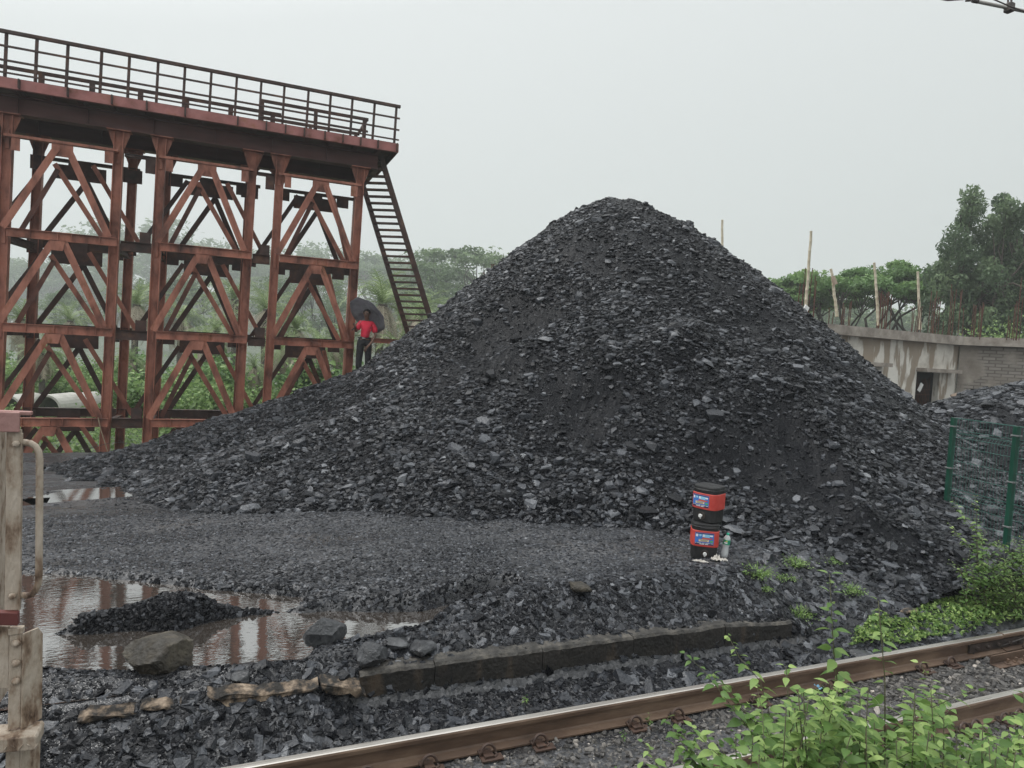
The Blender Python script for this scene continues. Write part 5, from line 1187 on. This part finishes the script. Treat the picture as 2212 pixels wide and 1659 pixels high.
def cooler(lab, loc, rz, tilt, spread):
    root = empty('water_cooler', loc, rz); root.rotation_euler = (tilt[0], tilt[1], rz); tag(root, lab, 'water cooler', 'stacked water coolers')
    mb = MB(); loft(mb, [(.132, .125, 0), (.142, .135, .012), (.146, .138, .14), (.146, .138, .15), (.15, .141, .152), (.15, .141, .33)]); mb.build('body', M['cblack'], root, smooth=False)
    mb = MB(); loft(mb, [(.150, .143, .150), (.1545, .1465, .156), (.1555, .1475, .325), (.150, .143, .331)]); mb.build('red_band', M['cred'], root)
    mb = MB(); loft(mb, [(.150, .141, .332), (.150, .141, .362), (.155, .146, .366), (.155, .146, .374), (.150, .141, .378), (.150, .141, .398), (.145, .136, .410)]); mb.build('lid', M['cblack'], root)
    mb = MB(); mb.tube([(-.08, -.147, .37), (0, -.152, .362), (.08, -.147, .37)], .005, 6); mb.build('handle', M['cblack'], root)
    # tap recess and tap
    mb = MB(); mb.lathe([(.042, 0), (.046, .004), (.040, .006), (.036, .002)], 20, (0, -.139, .075), R=Matrix.Rotation(PI / 2, 3, 'X')); mb.build('tap_recess', M['greasy'], root)
    tp = MB(); tp.lathe([(.010, 0), (.010, .03), (.021, .032), (.022, .040), (.019, .046), (.0, .047)], 18, (0, -.138, .078), R=Matrix.Rotation(PI / 2, 3, 'X')); tp.tube([(0, -.165, .07), (0, -.167, .045)], [.010, .008], 10); tp.build('tap', M['white'], root, smooth=False)
    # printed sticker wrapped on the band
    sx = -.012 + spread; W_, H_ = .205, .135; zc = .242
    def yy(x): return -.1475 * (1 - min(.999, abs(x / .1555)) ** 4.2) ** (1 / 4.2)
    def patch(x0, x1, z0, z1, mat, off, name='print', sl=0):
        mb = MB(); n_ = 10; vs = []
        for i in range(n_ + 1):
            x = x0 + (x1 - x0) * i / n_; X_ = sx + x
            X_ = max(-.153, min(.153, X_)); y = yy(X_) - off
            vs += [(X_ - (.0 if sl == 0 else sl), y, z0 + zc), (X_, y, z1 + zc)]
        mb.add(vs, [(2 * i, 2 * i + 2, 2 * i + 3, 2 * i + 1) for i in range(n_)]); return mb.build(name, mat, stk if name != 'sticker' else root)
    stk = None; stk = patch(-W_ / 2, W_ / 2, -H_ / 2, H_ / 2, M['sblue'], .0012, 'sticker')
    h = H_ / 2; w = W_ / 2
    patch(-w + .006, w - .004, h - .014, h - .005, M['sdark'], .002); patch(.0, w * .55, h - .05, h - .016, M['sblue2'], .002)
    for k in range(4): patch(-w + .008 + k * .036, -w + .032 + k * .036, h - .046 + (k % 2) * .006, h - .017, M['swhite'] if k % 2 == 0 else M['sblue2'], .0024)
    patch(w - .045, w - .012, h - .038, h - .02, M['swhite'], .0024)
    patch(-w * .22, w - .012, h - .07, h - .054, M['smag'], .002, sl=.008); patch(-w * .20, w - .02, h - .068, h - .056, M['sorange'], .0024, sl=.008)
    patch(-w * .62, w * .50, -h + .034, -h + .062, M['smag'], .002); patch(-w * .60, w * .47, -h + .036, -h + .060, M['screamy'], .0024)
    patch(-w * .52, w * .4, -h + .050, -h + .055, M['sdark'], .0028); patch(-w * .40, w * .3, -h + .040, -h + .045, M['sdark'], .0028)
    patch(w * .60, w * .9, -h + .034, -h + .052, M['sgreen'], .0024)
    patch(-w + .002, w - .002, -h + .001, -h + .024, M['snavy'], .0016)
    for a, b_ in ((-.95, -.82), (-.75, -.32), (-.25, .05), (.12, .6), (.66, .95)): patch(w * a, w * b_, -h + .016, -h + .021, M['swhite'], .0022)
    for a, b_ in ((-.5, .0), (.08, .42)): patch(w * a, w * b_, -h + .004, -h + .011, M['swhite'], .0022)
    return root
cz = float(ground_h(5.03, 6.12)) + .01
face = math.atan2(5.03, 6.1)
cooler('lower black and red water cooler with its full blue sticker facing front', (5.03, 6.12, cz), -face + .10, (0, 0), 0)
cooler('upper black and red water cooler, turned so its blue sticker sits at the left', (5.075, 6.14, cz + .412), -face - .50, (0, .0), -.01)
M['pet'] = bpy.data.materials.new('clear_plastic'); M['pet'].use_nodes = True
b = M['pet'].node_tree.nodes['Principled BSDF']; b.inputs['Base Color'].default_value = (.93, .96, .97, 1); b.inputs['Roughness'].default_value = .06; b.inputs['Transmission Weight'].default_value = .5; b.inputs['IOR'].default_value = 1.25
M['capg'] = flat('green_cap', (.03, .50, .32)); M['labg'] = flat('green_label', (.02, .30, .17)); M['yel'] = flat('label_yellow', (.75, .72, .12))
p = onz(1566, 1209, 0.0); bot = empty('water_bottle', (p[0], p[1] + .02, float(ground_h(p[0], p[1])) + .005)); bot.rotation_euler = (-.05, .10, -face)
tag(bot, 'clear plastic water bottle with green cap and label leaning beside the coolers', 'bottle')
mb = MB(); mb.lathe([(.030, 0), (.038, .006), (.039, .05), (.036, .09), (.033, .115), (.037, .14), (.039, .15), (.039, .205), (.036, .225), (.025, .245), (.014, .256), (.013, .265)], 28); mb.build('bottle_body', M['pet'], bot, smooth=True)
mb = MB(); mb.lathe([(.0155, .256), (.0165, .258), (.0165, .276), (.015, .279)], 20); mb.build('cap', M['capg'], bot)
mb = MB(); mb.lathe([(.0396, .150), (.0398, .152), (.0398, .203), (.0396, .205)], 28); lb = mb.build('label', M['labg'], bot)
mb = MB(); 
for a0_, a1_, z0, z1, m_i in ((-.75, .25, .163, .178, 0), (-.35, .2, .184, .192, 1), (-.2, .05, .192, .197, 1), (-1.2, -1.05, .182, .196, 0)):
    vs = []
    for i in range(7):
        a = -PI / 2 + a0_ + (a1_ - a0_) * i / 6; vs += [(.0402 * math.cos(a), .0402 * math.sin(a), z0), (.0402 * math.cos(a), .0402 * math.sin(a), z1)]
    mb.add(vs, [(2 * i, 2 * i + 2, 2 * i + 3, 2 * i + 1) for i in range(6)], m_i)
mb.build('label_mark', [M['swhite'], M['yel']], lb)
# crumpled white plastic on the ground
M['film'] = material('dirty_white_film', [(.3, (.38, .35, .31)), (.7, (.70, .67, .62))], (.3, .5), 18)
def litter(u, v, w, d_, hgt, lab, mat, z=.01, name='plastic_bag'):
    p = onz(u, v, z); n_ = 26; X, Y = np.meshgrid(np.linspace(-1, 1, n_), np.linspace(-1, 1, n_)); r = np.sqrt(X ** 2 + Y ** 2)
    H = hgt * np.abs(fbm(X * 2.5 + u, Y * 2.5 + v, 4)) * 3.0 * np.clip(1 - r * r, 0, 1) + .006
    ed_ = 1 - .35 * np.abs(fbm(X * 2 + 5 + u, Y * 2, 3)); ok = (r < .95 * ed_).ravel()
    V = np.stack([X * w / 2, Y * d_ / 2, H], -1).reshape(-1, 3); id_ = np.arange(n_ * n_).reshape(n_, n_)
    F_ = np.stack([id_[:-1, :-1], id_[:-1, 1:], id_[1:, 1:], id_[1:, :-1]], -1).reshape(-1, 4); F_ = F_[ok[F_].all(1)]
    us = np.zeros(len(V), bool); us[F_.ravel()] = True; mp_ = np.cumsum(us) - 1
    o = bigmesh(name, V[us], mp_[F_], mat); o.location = (p[0], p[1], float(ground_h(p[0], p[1])) + .012); o.rotation_euler = (0, 0, -.7); so_ = o.modifiers.new('t', 'SOLIDIFY'); so_.thickness = .002; tag(o, lab, 'plastic bag'); return o
litter(1552, 1224, .20, .13, .09, 'crumpled dirty white plastic bag on the ground in front of the coolers', M['film'])
litter(1512, 1227, .20, .05, .03, 'twisted pale strip of plastic left of the crumpled bag', M['film'])
litter(1765, 1480, .11, .07, .05, 'crumpled blue and white wrapper below the far rail behind the weeds', M['sblue2'], -.6, 'wrapper')
mb = MB(); a = Vector(onz(298, 1018, -.5)); b_ = Vector(onz(340, 1036, -.5)); mb.tube([a + Vector((0, 0, .04)), a.lerp(b_, .5) + Vector((0, 0, .1)), b_ + Vector((0, 0, .05))], [.02, .018, .012], 6); o = mb.build('stick', M['wood']); tag(o, 'broken tan stick lying at the left foot of the coal heap', 'stick')

# ---------------------------------------------------------------- green mesh fence
M['fgreen'] = material('dark_green_coated_steel', [(.3, (.004, .045, .028)), (.7, (.008, .075, .046))], (.35, .5), 5)
M['fwire'] = material('green_wire', [(.3, (.02, .10, .08)), (.7, (.06, .18, .15))], (.4, .6), 5)
F0 = Vector(ond(2051, 1020, 9.6)); F1 = Vector(ond(2187, 1035, 8.6)); ft0 = ond(2056, 908, 9.6)[2]; ft1 = ond(2194, 913, 8.6)[2]
zt_ = (ft0 + ft1) / 2; pass
dF = (F1 - F0); dF.z = 0; posts = [F0 - dF * 0, F1, F1 + dF, F1 + dF * 2]
fe = empty('mesh_fence', (F0.x, F0.y, 0)); tag(fe, 'dark green welded mesh fence on square posts standing in the coal at the right edge', 'fence')
O_ = Vector((F0.x, F0.y, 0)); px_ = Vector((-dF.y, dF.x, 0)).normalized()
for P_ in posts:
    q_ = P_ - O_; mb = MB(); zb = float(ground_h(P_.x, P_.y)) - .3; ang = math.atan2(dF.y, dF.x); R3 = Matrix.Rotation(ang, 3, 'Z')
    mb.box((q_.x, q_.y, (zb + zt_) / 2), (.06, .06, zt_ - zb), R3); po = mb.build('post', M['fgreen'], fe, bevel=.004)
    mb = MB()
    for z in (zt_ - .12, zt_ - .72, zt_ - 1.3): mb.box((q_.x, q_.y, z), (.10, .075, .018), R3)
    mb.build('bracket', M['galv'], po)
for i in range(3):
    a = posts[i] - O_; b_ = posts[i + 1] - O_; a.z = b_.z = 0; d = (b_ - a).normalized(); L_ = (b_ - a).length; mb = MB(); z0 = .12; zs = [z0]
    folds = (zt_ - .22, zt_ - 1.05)
    def off(z):
        for f_ in folds:
            if abs(z - f_) < .05: return .035 * (1 - abs(z - f_) / .05)
        return 0
    zk = sorted([z0, zt_] + [f_ + s for f_ in folds for s in (-.05, 0, .05)])
    s = .05
    while s < L_ - .03:
        mb.tube([a + d * s + px_ * off(z) + Vector((0, 0, z)) for z in zk], .0022, 4, cap=False); s += .05
    for z in list(np.arange(z0 + .1, zt_, .2)) + [f_ + k for f_ in folds for k in (-.05, 0, .05)] + [zt_]:
        mb.tube([a + d * .03 + px_ * (off(z) + .004) + Vector((0, 0, z)), b_ - d * .03 + px_ * (off(z) + .004) + Vector((0, 0, z))], .003, 4, cap=False)
    mb.build('mesh_panel', M['fwire'], fe)

# ---------------------------------------------------------------- corner of a railway wagon at the left
M['wcream'] = material('grimy_cream_paint', [(.33, (.07, .04, .025)), (.41, (.24, .17, .12)), (.50, (.40, .33, .26)), (.70, (.52, .45, .375))], (.4, .7), 11, bump=.35, bscale=45, stretch=(1.5, 1.5, .6))
M['wpink'] = material('faded_pinkish_steel', [(.3, (.22, .10, .085)), (.5, (.36, .20, .18)), (.7, (.48, .30, .27))], (.5, .7), 4, bump=.3)
M['wred'] = material('dark_red_paint', [(.3, (.09, .025, .022)), (.7, (.16, .045, .04))], (.45, .65), 6)
YW = 2.9
def wp(x, y, d=0): p = ony(x / QS, y / QS, YW); return Vector((p[0], p[1] + d, p[2]))
wg = empty('railway_wagon', (0, YW, 0)); tag(wg, 'corner of a grimy cream railway wagon with post, curved grab handle, rivets and chequered step', 'railway wagon')
def quadslab(pts, th, mat, name, parent=wg, d=0, bev=.003):
    mb = MB(); f_ = [wp(x, y, d) - Vector((0, YW, 0)) for x, y in pts]; n_ = len(pts)
    mb.add(f_ + [p + Vector((0, th, 0)) for p in f_], [tuple(range(n_ - 1, -1, -1)), tuple(range(n_, 2 * n_))] + [(i, (i + 1) % n_, n_ + (i + 1) % n_, n_ + i) for i in range(n_)]); return mb.build(name, mat, parent, bevel=bev)
quadslab([(-260, 404), (19.5, 412.5), (19.3, 432.5), (-260, 426)], .012, M['wpink'], 'top_beam')
quadslab([(-260, 401), (30, 412.2), (30, 416), (-260, 405)], .03, M['wpink'], 'top_flange', d=.012)
quadslab([(5, 430), (20.6, 430), (18.5, 612), (3.2, 612)], .01, M['wcream'], 'corner_post', d=.014)
quadslab([(18.8, 434), (20.8, 434), (18.7, 612), (16.9, 612)], .022, M['wcream'], 'corner_post', d=.012, bev=.002)
quadslab([(-260, 604), (18.3, 612), (18.5, 625), (-260, 616)], .03, M['wred'], 'sill_flange', d=-.01)
quadslab([(-260, 622), (8, 628), (8, 690), (-260, 690)], .02, M['wcream'], 'sill', d=.012)
quadslab([(8, 629), (22.8, 628), (22.6, 634), (8, 636)], .03, M['wcream'], 'cap_plate', d=.0)
quadslab([(9, 636), (21.5, 634), (19.8, 728), (7, 731)], .01, M['wcream'], 'bracket', d=.004)
# flange of the bracket turned away from the viewer, rounded at the top corner
mb = MB(); a_, b_ = wp(21.5, 634, .004), wp(19.8, 730, .004); oo = Vector((0, YW, 0)); ddx = Vector((.045, .06, 0))
prof = [a_, a_ + ddx * .8, a_ + ddx * 1.05 - Vector((0, 0, .03)), b_ + ddx * 1.1, b_]; prof = [p - oo for p in prof]; th = Vector((.006, -.004, 0))
mb.add(prof + [p + th for p in prof], [tuple(range(4, -1, -1)), tuple(range(5, 10))] + [(i, (i + 1) % 5, 5 + (i + 1) % 5, 5 + i) for i in range(5)]); mb.build('bracket', M['wcream'], wg, bevel=.002)
for yv in (643, 663, 681):
    c_ = wp(16, yv) - oo; mb = MB(); mb.lathe([(.0145, 0), (.0135, .006), (.009, .010), (0, .0115)], 14, c_, R=Matrix.Rotation(PI / 2, 3, 'X')); mb.build('rivet', M['wcream'], wg, smooth=True)
for x_, yv in ((15.4, 444), (11.5, 597)):
    c_ = wp(x_, yv, .012) - oo; mb = MB(); mb.lathe([(.012, 0), (.012, .01), (.007, .014), (0, .015)], 8, c_, R=Matrix.Rotation(PI / 2, 3, 'X')); mb.build('bolt', M['wcream'], wg)
st_ = MB(); s0, s1 = wp(-90, 742) - oo, wp(40, 728.5) - oo
vs = []
for (x_, yv) in ((-200, 738), (38, 727), (40.5, 731), (40, 741), (-200, 762)): pass
stp = quadslab([(-200, 748), (12, 731.5), (38.5, 728.5), (40.5, 731), (39.5, 742.5), (-200, 764)], .11, M['wcream'], 'step', d=-.05, bev=.004)
mb = MB()
for k in range(26):
    a = wp(-150 + k * 7.6, 752 - k * .62 + (k % 2) * 1.5, -.0525) - oo; t = Vector((.006, 0, .009 if k % 2 else -.006)); mb.tube([a - t, a, a + t], [.0012, .0026, .0012], 5)
mb.build('tread_pattern', M['wcream'], stp)
quadslab([(5.5, 742), (20, 742), (18.5, 800), (4, 800)], .01, M['wcream'], 'bracket', d=.004)
mb = MB(); a_, b_ = wp(20, 742, .004), wp(18.5, 805, .004); prof = [a_, a_ + ddx, b_ + ddx, b_]; prof = [p - oo for p in prof]
mb.add(prof + [p + th for p in prof], [(3, 2, 1, 0), (4, 5, 6, 7)] + [(i, (i + 1) % 4, 4 + (i + 1) % 4, 4 + i) for i in range(4)]); mb.build('bracket', M['wcream'], wg)
hp = [(18, 443.5), (22, 443.5), (28, 444.5), (33, 447.5), (36.3, 453), (37.4, 460), (37.3, 500), (37.0, 540), (36.8, 575), (36.2, 586), (33.5, 593), (29, 597.5), (24, 598.5), (17.5, 598.5)]
mb = MB(); mb.tube([wp(x, y, .03) - oo for x, y in hp], .0118, 14); mb.build('grab_handle', M['wcream'], wg, smooth=True)
# the wagon body goes on to the left, outside the picture
mb = MB(); a = wp(-70, 430) - oo; mb.box((a.x - 1.3, .9, .9), (2.2, 1.7, 1.6)); mb.build('body_panel', M['wcream'], wg)

# ---------------------------------------------------------------- overhead line fitting at the top right
ol = empty('overhead_line_bracket', (0, 0, 0)); tag(ol, 'grey overhead line cantilever tube with clamp at the top right corner of the sky', 'overhead line bracket')
def op(x, y, d=10.): return Vector(ond(x / QS, y / QS, d))
M['gtube'] = material('galvanised_tube', [(.3, (.20, .19, .18)), (.7, (.32, .31, .29))], (.35, .5), 6, metallic=.3); M['gdark'] = material('dark_steel_fitting', [(.3, (.04, .03, .028)), (.7, (.08, .06, .055))], (.4, .6), 6)
mb = MB(); mb.tube([op(973.5, .8), op(1180, 43)], .025, 12); mb.build('tube', M['gtube'], ol, smooth=True)
mb = MB(); mb.tube([op(972.5, .6), op(978, 1.6)], .030, 10); mb.tube([op(966, .4), op(970.5, .8), op(972.5, .6)], [.022, .012, .014], 8); mb.build('end_fitting', M['gdark'], ol)
mb = MB(); mb.box(op(1009.3, 7.8), (.11, .11, .13)); mb.build('clamp', M['gdark'], ol, bevel=.015)
mb = MB(); mb.tube([op(1008, 7), op(1008.4, -60)], .014, 8); mb.tube([op(1011.3, 7), op(1012, -60)], .014, 8); mb.build('strut', M['gdark'], ol)
mb = MB(); mb.tube([op(985, -4.5, 9.9), op(1009, 6, 9.9), op(1060, 24, 9.9)], .010, 8); mb.tube([op(940, -1), op(948, .3), op(975, -1.5)], .012, 8); mb.build('stay_rod', M['gdark'], ol)
q_ = op(1180, 43); mb = MB(); mb.ibeam((q_.x, q_.y, -.7), (q_.x, q_.y, q_.z + 2), .2, .25, up=(0, 1, 0)); mb.build('mast', M['gtube'], ol)

# ---------------------------------------------------------------- weeds
def leaf_template():
    rows = [0, .15, .36, .62, .84, 1.0]; wd = [.03, .20, .27, .20, .08, .0]; V = []
    for t, w in zip(rows, wd):
        z = .06 * t - .30 * t * t
        V += [(t, -w, z + .22 * w), (t, 0, z), (t, w, z + .22 * w)]
    F_ = []
    for i in range(5):
        for j in (0, 1): F_.append((i * 3 + j, i * 3 + j + 1, (i + 1) * 3 + j + 1, (i + 1) * 3 + j))
    return np.array(V), np.array(F_)
LT, LF = leaf_template()
def big_leaves(P_, D, size, tone, roll=.35):
    n = len(P_); D = D / np.linalg.norm(D, axis=1, keepdims=True); up = np.array([0, 0, 1.]) + rng.normal(0, roll, (n, 3))
    s = np.cross(up, D); s /= np.linalg.norm(s, axis=1, keepdims=True); u = np.cross(D, s)
    Rm = np.stack([D, s, u], -1); V = np.einsum('nij,kj->nki', Rm, LT) * size[:, None, None] + P_[:, None, :]
    F_ = (LF[None] + (np.arange(n) * len(LT))[:, None, None]).reshape(-1, 4)
    return V.reshape(-1, 3), F_, np.repeat(tone, len(LT))
def weed(base, tip, leaf=.085, step=.05, branches=4, lab='', group=None, name='weed', lmat='leaf_bright', stem=.005):
    base = np.array(base, float); tip = np.array(tip, float); root = empty(name, base)
    sm_ = MB(); LP, LD, LS, LTn = [], [], [], []
    def shoot(a, b, r0, lf, st, top=True):
        path = np.array(limb_path(a, b, .0, 7, .05)); sm_.tube([Vector(p) for p in path], list(np.linspace(r0, r0 * .35, 7)), 6)
        L_ = np.linalg.norm(b - a); n = max(3, int(L_ / st)); ph = rng.uniform(0, 3); tone0 = rng.uniform(.1, .5)
        for k in range(n + 1):
            t = (k + .3) / (n + .3); t = min(t, 1); i = min(5, int(t * 6)); f_ = t * 6 - i; p = path[i] * (1 - f_) + path[i + 1] * f_
            if t < .12: continue
            sz = lf * (1.0 - .62 * max(0, (t - .55) / .45)) * rng.uniform(.75, 1.15)
            az = ph + k * PI / 2
            for s in (0, PI):
                if rng.random() < .08: continue
                el = rng.uniform(-.45, .4) + .5 * max(0, t - .7)
                d = np.array([math.cos(az + s) * math.cos(el), math.sin(az + s) * math.cos(el), math.sin(el)]); LP.append(p + d * .008); LD.append(d); LS.append(sz); LTn.append(min(1, tone0 + .45 * t * rng.random() + .15 * rng.random()))
        return path
    b_l = np.zeros(3); t_l = tip - base
    path = shoot(b_l, t_l, stem, leaf, step)
    L_ = np.linalg.norm(t_l)
    for k in range(branches):
        t = rng.uniform(.15, .75); i = int(t * 6); p = path[i]; az = rng.uniform(0, 2 * PI); l = L_ * rng.uniform(.22, .42)
        e_ = p + np.array([math.cos(az) * l * .8, math.sin(az) * l * .8, l * .6]); shoot(p, e_, stem * .6, leaf * .85, step * .9)
    sm_.build('stem', M['weedstem'], root, smooth=True)
    V, F_, T_ = big_leaves(np.array(LP), np.array(LD), np.array(LS), np.array(LTn)); bigmesh('foliage', V, F_, M[lmat], T_, root, smooth=True)
    tag(root, lab, 'weed', group); return root
M['weedstem'] = material('purplish_green_stem', [(.3, (.05, .06, .025)), (.7, (.10, .09, .045))], (.5, .7), 12)
def tipped(u, v, d, lean=(0, 0), zb=-.64, **k):
    t = ond(u, v, d); return weed((t[0] + lean[0], t[1] + lean[1], zb), t, **k)
cw = [(c7(592, 562), 2.75, (.30, -.1), 'tallest broad leaved weed, its tip standing free against the coal'), (c7(868, 712), 2.7, (.18, -.1), 'second tallest broad leaved weed right of the tallest one'),
      (c7(345, 1082), 2.6, (.20, -.1), 'broad leaved weed with a free standing tip left of the tall pair'), (c7(1165, 1205), 2.55, (.15, -.05), 'broad leaved weed leaning left in front of the near rail'), (c7(1690, 1240), 2.5, (.05, -.1), 'broad leaved weed at the right edge above the near rail'),
      (c7(1420, 1440), 2.5, (-.05, -.1), ''), (c7(60, 1460), 2.5, (.1, -.05), 'leafmost weed clump at the left end of the green mass')]
for (u, v), d, ln, lab in cw:
    tipped(u, v, d, ln, lab=(lab or 'bright green broad leaved weed in the thicket at the lower right').replace('leafmost', 'low'), group='broad leaved weeds along the track', leaf=.105, step=.042, branches=14)
for k in range(95):
    u = rn(1600, 2290); v = (rn(1480, 1690) if 1680 < u < 1990 else rn(1550, 1700))
    tipped(u, v, rn(2.2, 2.75), (rn(-.15, .15), rn(-.12, .1)), lab='bright green broad leaved weed in the thicket at the lower right', group='broad leaved weeds along the track', leaf=rn(.09, .14), step=.038, branches=10)
# bushy weeds by the fence and the far side of the rail
def onG(u, v, z0=-.2):
    z = z0
    for _ in range(6):
        p = onz(u, v, z); z = float(ground_h(p[0], p[1]))
    return np.array([p[0], p[1], z])
for (u, v, tu, tv, br, lf, lab) in ((2120, 1325, 2107, 1072, 14, .085, 'tall spindly weed rising in front of the green fence'), (2180, 1330, 2190, 1160, 10, .07, 'leafy bush in front of the second fence post'), (2085, 1330, 2095, 1190, 9, .06, 'low leafy bush at the left foot of the fence weeds'), (2150, 1340, 2145, 1210, 10, .065, ''), (2215, 1330, 2222, 1130, 10, .07, ''), (2205, 1345, 2180, 1235, 10, .06, ''), (2140, 1320, 2118, 1150, 12, .065, ''), (2110, 1330, 2100, 1230, 12, .06, ''), (2165, 1335, 2160, 1180, 12, .07, ''), (2225, 1335, 2205, 1160, 12, .07, ''), (2130, 1345, 2125, 1250, 12, .06, ''), (2190, 1350, 2196, 1260, 12, .06, '')):
    g_ = onG(u, v); dist = -(RM.T @ (g_ - [0, 0, HC]))[2]; t = ond(tu, tv, dist + .05)
    weed(g_, t, leaf=lf, step=.045, branches=br, lab=lab or 'leafy green bush crowding the foot of the fence at the right edge', group='bushes at the fence foot', name='bush', lmat='leaf_bright', stem=.006)['category'] = 'bush'
V3 = []
def cover(polyq, n, h, z0=-.35):
    Pq = np.array(polyq, float); u = rng.uniform(Pq[:, 0].min(), Pq[:, 0].max(), n * 2); v = rng.uniform(Pq[:, 1].min(), Pq[:, 1].max(), n * 2)
    k = sdf(u, v, Pq) < 0; u, v = u[k][:n], v[k][:n]; D = (RM @ np.stack([(u * QS - 512) / FPX, -(v * QS - 384) / FPX, -np.ones(len(u))])).T; z = np.full(len(u), z0)
    for _ in range(4):
        t = (z - HC) / D[:, 2]; x = D[:, 0] * t; y = D[:, 1] * t; z = ground_h(x, y)
    lump = np.clip(.35 + 2.2 * fbm(x * 3 + 4, y * 3, 3), 0, 1.2)
    return np.stack([x, y, z + rng.random(len(x)) ** .7 * h * lump + .01], 1)
pc = cover([(1830, 1398), (1880, 1352), (1960, 1345), (1995, 1300), (2080, 1285), (2130, 1300), (2240, 1290), (2240, 1345), (2090, 1372), (1960, 1400)], 4600, .15)
V_, F_, T_ = leaf_cards(pc, rng.uniform(.02, .06, len(pc)) * (1 + .4 * (rng.random(len(pc)) > .8)), asp=.5, tone=np.clip(rng.random(len(pc)) * .9 + .1, 0, 1)); o = bigmesh('creeping_weeds', V_, F_, M['leaf_bright'], T_); tag(o, 'low creeping green weeds between the coal bank and the far rail at the right', 'weeds', kind='stuff')
def tuft(u, v, w, h, n, lab, z0=0., grass=False):
    g_ = onG(u, v, z0); root = empty('weed_tuft', g_); tag(root, lab, 'weed tuft', 'small weed tufts on the coal')
    mb = MB(); 
    for k in range(n):
        a = rn(0, 2 * PI); r = rn(0, w * .3); l = rn(.5, 1) * h; sp = rn(.3, 1.1); b0 = Vector((math.cos(a) * r, math.sin(a) * r, -.01)); d = Vector((math.cos(a) * sp, math.sin(a) * sp, 1)).normalized(); s = Vector((-math.sin(a), math.cos(a), 0)) * .0035
        m_ = b0 + d * l * .55; e2_ = b0 + d * l + Vector((math.cos(a), math.sin(a), -.35)) * l * .3
        mb.add([b0 - s, b0 + s, m_ + s, m_ - s], [(0, 1, 2, 3)]); mb.add([m_ - s, m_ + s, e2_], [(0, 1, 2)])
    mb.build('blades', M['leaf_plain'], root)
    if not grass:
        c_ = rng.normal(0, 1, (n * 5, 3)) * np.array([w * .28, w * .28, h * .22]); c_[:, 2] = np.abs(c_[:, 2]) + h * .1
        V, F_, T_ = leaf_cards(c_, rng.uniform(.014, .032, len(c_)), asp=.55, tone=rng.uniform(.3, 1, len(c_))); bigmesh('leaves', V, F_, M['leaf_shrub'], T_, root)
M['leaf_plain'] = material('grass_blade', [(.3, (.09, .17, .03)), (.7, (.2, .32, .07))], (.4, .6), 9, sss=.3)
for (u, v, w, h, n, lab) in ((1635, 1262, .30, .20, 60, 'leftmost weed tuft on the rubble ridge right of the coolers'), (1715, 1245, .34, .14, 60, 'wide weed tuft just right of the leftmost tuft'), (1682, 1257, .2, .08, 30, 'small pale tuft between the two larger tufts'), (1650, 1300, .16, .07, 24, 'tiny tuft below the leftmost weed tuft'), (1727, 1330, .30, .16, 40, 'wispy grass tuft on the coal bank right of the kerb end'), (1800, 1228, .22, .08, 30, 'small tuft on the coal above the tallest weed'), (1870, 1222, .26, .06, 30, 'flat grassy tuft at the foot of the coal slope'), (1705, 1270, .16, .05, 18, 'sparse tuft on dark grit below the wide tuft'), (1907, 1258, .1, .05, 14, 'single small sprig on the coal slope right of the pale stone'),
                             (1835, 1300, .3, .14, 50, 'leafy tuft behind the tallest weed'), (1600, 1378, .05, .10, 4, 'one curved grass shoot at the right end of the kerb wall')):
    tuft(u, v, w, h, n, lab)
for (u, v, lab) in ((1585, 1518, 'small leafy sprig growing beside the far rail clip'), (1655, 1515, 'tiny green sprig right of the leafy sprig by the far rail'), (1400, 1565, 'low green sprig against the foot of the far rail'), (1275, 1540, 'tiny sprig of green among the slabs below the kerb'), (1330, 1680, 'small green sprig at the bottom edge between the rails'), (1133, 1520, 'tiny green shoot below the middle of the kerb wall'), (1345, 1605, 'tiny sprig in the ballast between the rails')):
    g_ = onG(u, v, -.6); weed(g_, g_ + np.array([.01, 0, rn(.05, .11)]), leaf=.03, step=.022, branches=2, lab=lab, name='sprig', lmat='leaf_bright', stem=.002)['category'] = 'sprig'
